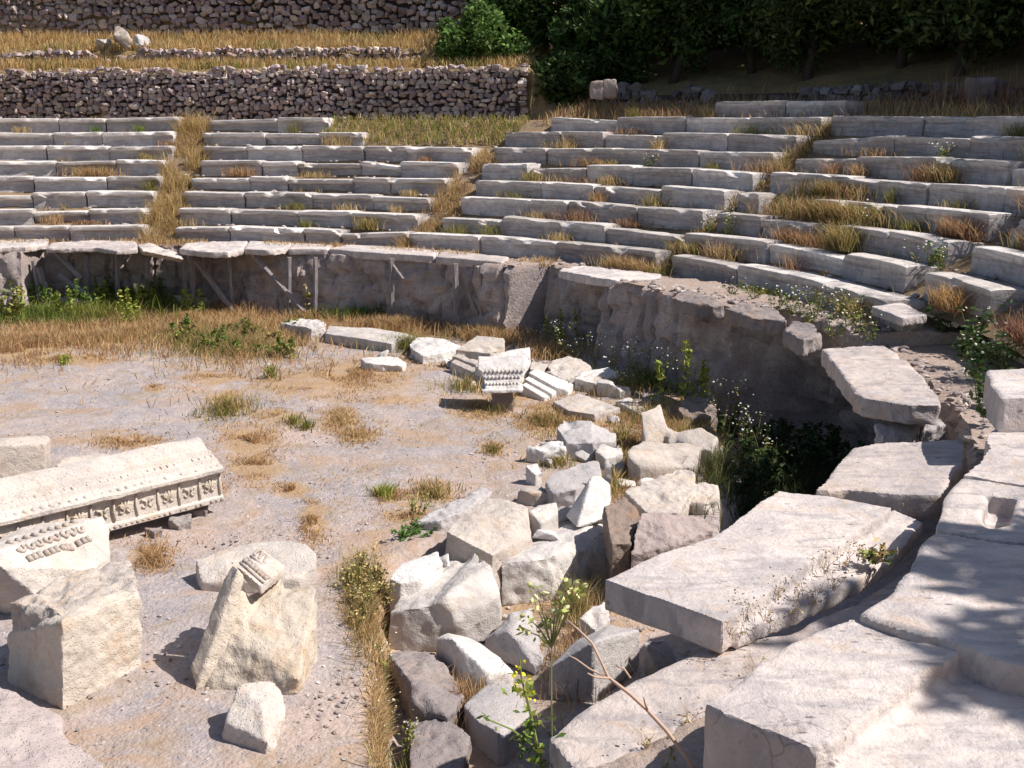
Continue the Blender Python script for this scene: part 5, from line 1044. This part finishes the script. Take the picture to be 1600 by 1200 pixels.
def chips(name, pts, rmin, rmax, cols, kind='stuff'):
    vs_, fs, tn = [], [], []; bm = bmesh.new(); bmesh.ops.create_icosphere(bm, subdivisions=1, radius=1); iv = [v.co.copy() for v in bm.verts]; ifc = [tuple(v.index for v in f.verts) for f in bm.faces]; bm.free()
    for p in pts:
        r = random.uniform(rmin, rmax) * random.uniform(0.6, 1.0); sx, sy, sz = random.uniform(0.7, 1.4) * r, random.uniform(0.7, 1.3) * r, random.uniform(0.35, 0.7) * r; n0 = len(vs_); a = random.random() * 6.28; ca, sa = math.cos(a), math.sin(a)
        for v in iv: k = random.uniform(0.75, 1.2); X, Y = v.x * sx * k, v.y * sy * k; vs_.append((p[0] + X * ca - Y * sa, p[1] + X * sa + Y * ca, p[2] + v.z * sz * k + sz * 0.25))
        fs.extend([(n0 + f[0], n0 + f[1], n0 + f[2]) for f in ifc]); tn.extend([np.array(random.choice(cols)) * random.uniform(0.7, 1.15)] * len(iv))
    tag(from_arrays(name, vs_, fs, MAT['rubble'], tint=np.array(tn)), kind=kind)
pts = []
for _ in range(2600):
    x, y = random.uniform(0, 1000), random.uniform(560, 1200) ; q = G(x, y); q.z = floor_drop(q)
    if noise.noise(q * 0.8) > -0.1 or random.random() < 0.3: pts.append(q)
chips('gravel', pts, 0.008, 0.028, [(0.5, 0.44, 0.4), (0.36, 0.31, 0.3), (0.6, 0.54, 0.5), (0.42, 0.33, 0.28)])
pts = []
for _ in range(500):
    t = random.uniform(math.radians(-15), math.radians(112)); q = ring(t, random.uniform(rw(t) + 0.25, 13.1), ledge_z(t) + 0.01); pts.append(q)
for _ in range(300):
    t = random.uniform(math.radians(55), math.radians(112)); q = ring(t, random.uniform(rw(t) + 0.05, rw(t) + 0.5), ledge_z(t) + 0.01); pts.append(q)
for _ in range(250):
    q = G(random.uniform(600, 1250), random.uniform(700, 1150), -0.41)
    if floor_drop(q) < -0.3: pts.append(q)
for _ in range(500):
    k = random.randint(0, 7); t = random.uniform(math.radians(-14), math.radians(100)); q = ring(t, R0 + k * RUN + random.uniform(0.5, 0.66), Z0 + k * RISE - 0.02); pts.append(q)
for _ in range(260):
    t = random.uniform(math.radians(36), math.radians(88)); r = R0 + random.uniform(8.0, 11) * RUN; q = ring(t, r, 0); q.z = hill_z(q.x, q.y); pts.append(q)
chips('gravel', pts, 0.02, 0.085, [(0.44, 0.36, 0.33), (0.34, 0.28, 0.27), (0.52, 0.44, 0.4)])
# ------------------------------------------------------------------ trees and bushes
def tree(name, base, centre, rad, nleaf, lsize, cols, label, trunk_r=0.12, cat='tree', group=None, nclump=60):
    base = Vector(base); root = empty(name, base, label, cat, group); centre = Vector(centre); vs_, fs = [], []
    mid = base.lerp(centre, 0.6) + Vector((random.gauss(0, 0.15), random.gauss(0, 0.15), 0)); tube_into(vs_, fs, [base - Vector((0, 0, 0.3)), base.lerp(mid, 0.5) + Vector((0.05, 0, 0)), mid, centre], [trunk_r * 1.2, trunk_r, trunk_r * 0.8, trunk_r * 0.4], 8)
    cl = []
    for i in range(nclump):
        d = Vector((random.gauss(0, 1), random.gauss(0, 1), random.gauss(0, 1))).normalized(); k = random.uniform(0.45, 1.0); c = centre + Vector((d.x * rad[0], d.y * rad[1], d.z * rad[2])) * k; cl.append(c)
        if i % 5 == 0: tube_into(vs_, fs, [mid, mid.lerp(c, 0.5) + Vector((0, 0, 0.1)), c], [trunk_r * 0.5, trunk_r * 0.3, trunk_r * 0.1], 5)
    from_arrays('trunk', vs_, fs, MAT['bark'], parent=root, smooth=True)
    ci = RNG.integers(0, nclump, nleaf); cr_ = np.array([random.uniform(0.25, 0.5) * min(rad) for _ in cl]); cc = np.array([tuple(c) for c in cl])
    off = RNG.normal(size=(nleaf, 3)); off /= np.linalg.norm(off, axis=1)[:, None]; off *= (RNG.uniform(0.3, 1.0, nleaf) ** 0.6)[:, None]
    P, F, T = leaf_quads(cc[ci] + off * cr_[ci][:, None], lsize, cols, 0.8); tv = np.array([random.uniform(0.7, 1.3) for _ in cl]); T = T * np.repeat(tv[ci], 4)[:, None]
    from_arrays('crown', P, F, MAT['leaf'], parent=root, tint=T)
DK = [(0.05, 0.08, 0.024), (0.075, 0.11, 0.032), (0.035, 0.058, 0.018)]
MD = [(0.055, 0.10, 0.025), (0.08, 0.135, 0.035), (0.04, 0.075, 0.02)]
LG_ = [(0.11, 0.19, 0.045), (0.15, 0.23, 0.06), (0.08, 0.15, 0.035)]
def hz(x, y): return hill_z(x, y)
tree('bush', (-0.6, 32.6, 5.6), (-0.7, 32.8, 6.35), (1.5, 1.0, 0.95), 9000, 0.085, LG_, 'bright green feathery bush at the end of the terrace walls', 0.06, 'bush')
tree('bush', (0.2, 34.2, 6.2), (0.1, 34.3, 7.4), (1.4, 1.2, 1.3), 8000, 0.09, LG_ + MD, 'taller green bush standing behind the feathery bush', 0.07, 'bush')
tree('bush', (2.2, 32.2, 5.2), (2.3, 32.0, 6.2), (1.5, 1.0, 1.3), 7000, 0.12, MD, 'large leaved fig like bush beside the wall corner', 0.07, 'bush')
tree('bush', (1.35, 31.0, 4.3), (1.4, 31.0, 5.15), (0.95, 0.8, 0.85), 6500, 0.10, DK + MD, 'dark bush hugging the right end of the long terrace wall', 0.05, 'bush', None, 50)
TL = ['beside the fig like bush', 'above the two squared stones', 'left of the middle of the bank', 'in the middle of the bank', 'above the short extra course', 'behind the rightmost stairway top', 'left of the bouldery wall', 'above the bouldery wall', 'right of the bouldery wall', 'at the top right corner']
for i_, a in enumerate(TL):
    th = math.radians(37.5 + i_ * 5.2); q = ring(th, 22.0 + (i_ % 2) * 0.8, 0); z0 = hz(q.x, q.y)
    tree('evergreen_tree', (q.x, q.y, z0), (q.x, q.y, z0 + 2.2), (1.7, 1.5, 1.75), 8500, 0.10, (MD if i_ < 2 else DK + [(0.09, 0.13, 0.04), (0.14, 0.17, 0.055)]), 'low dark evergreen ' + a, 0.11, 'tree', 'low dark evergreens on the bank', 70)
TL = ['behind the terrace bushes', 'behind the two squared stones', 'over the left of the bank', 'over the middle of the bank', 'over the bank above the extra course', 'over the bouldery wall', 'over the right end of the bank', 'beyond the top right corner']
for i_, a in enumerate(TL):
    th = math.radians(33 + i_ * 7.2); q = ring(th, 26.0, 0); z0 = hz(q.x, q.y)
    tree('evergreen_tree', (q.x, q.y, z0), (q.x, q.y, 8.6), (2.5, 2.3, 2.6), 8000, 0.15, DK, 'tall dark evergreen ' + a, 0.2, 'tree', 'tall dark evergreens behind the bank', 70)
for x_, y_, zc_, lab in ((2.6, 33.8, 7.4, 'dense dark evergreen just behind the fig like bush'), (0.9, 36.5, 9.0, 'dense green evergreen at the right end of the upper wall')):
    tree('evergreen_tree', (x_, y_, hz(x_, y_)), (x_, y_, zc_), (2.0, 1.6, 1.9), 9000, 0.10, DK + MD, lab, 0.12)
for i_ in range(1, 8):
    th = math.radians(38 + i_ * 6.8); q = ring(th, 21.6, 0) + Vector((5.2, -0.6, 0)); z0 = hz(q.x, q.y)
    tree('evergreen_tree', (q.x + 0.6, q.y + 0.8, z0), (q.x, q.y, 11.6), (2.6, 2.2, 1.9), 6500, 0.17, DK, 'tall evergreen whose crown rises above the picture and shades the bank', 0.18, 'tree', 'tallest evergreens shading the bank', 60)
# tree beside the photographer whose leaves shade the near slabs
tree('evergreen_tree', (11.3, 4.7, 4.4), (10.45, 4.85, 8.0), (2.4, 1.6, 1.3), 9000, 0.15, MD, 'tree beyond the right edge casting leaf shadows on the near slabs', 0.16, 'tree', None, 60)
C.children.unlink(TMP); bpy.data.collections.remove(TMP)
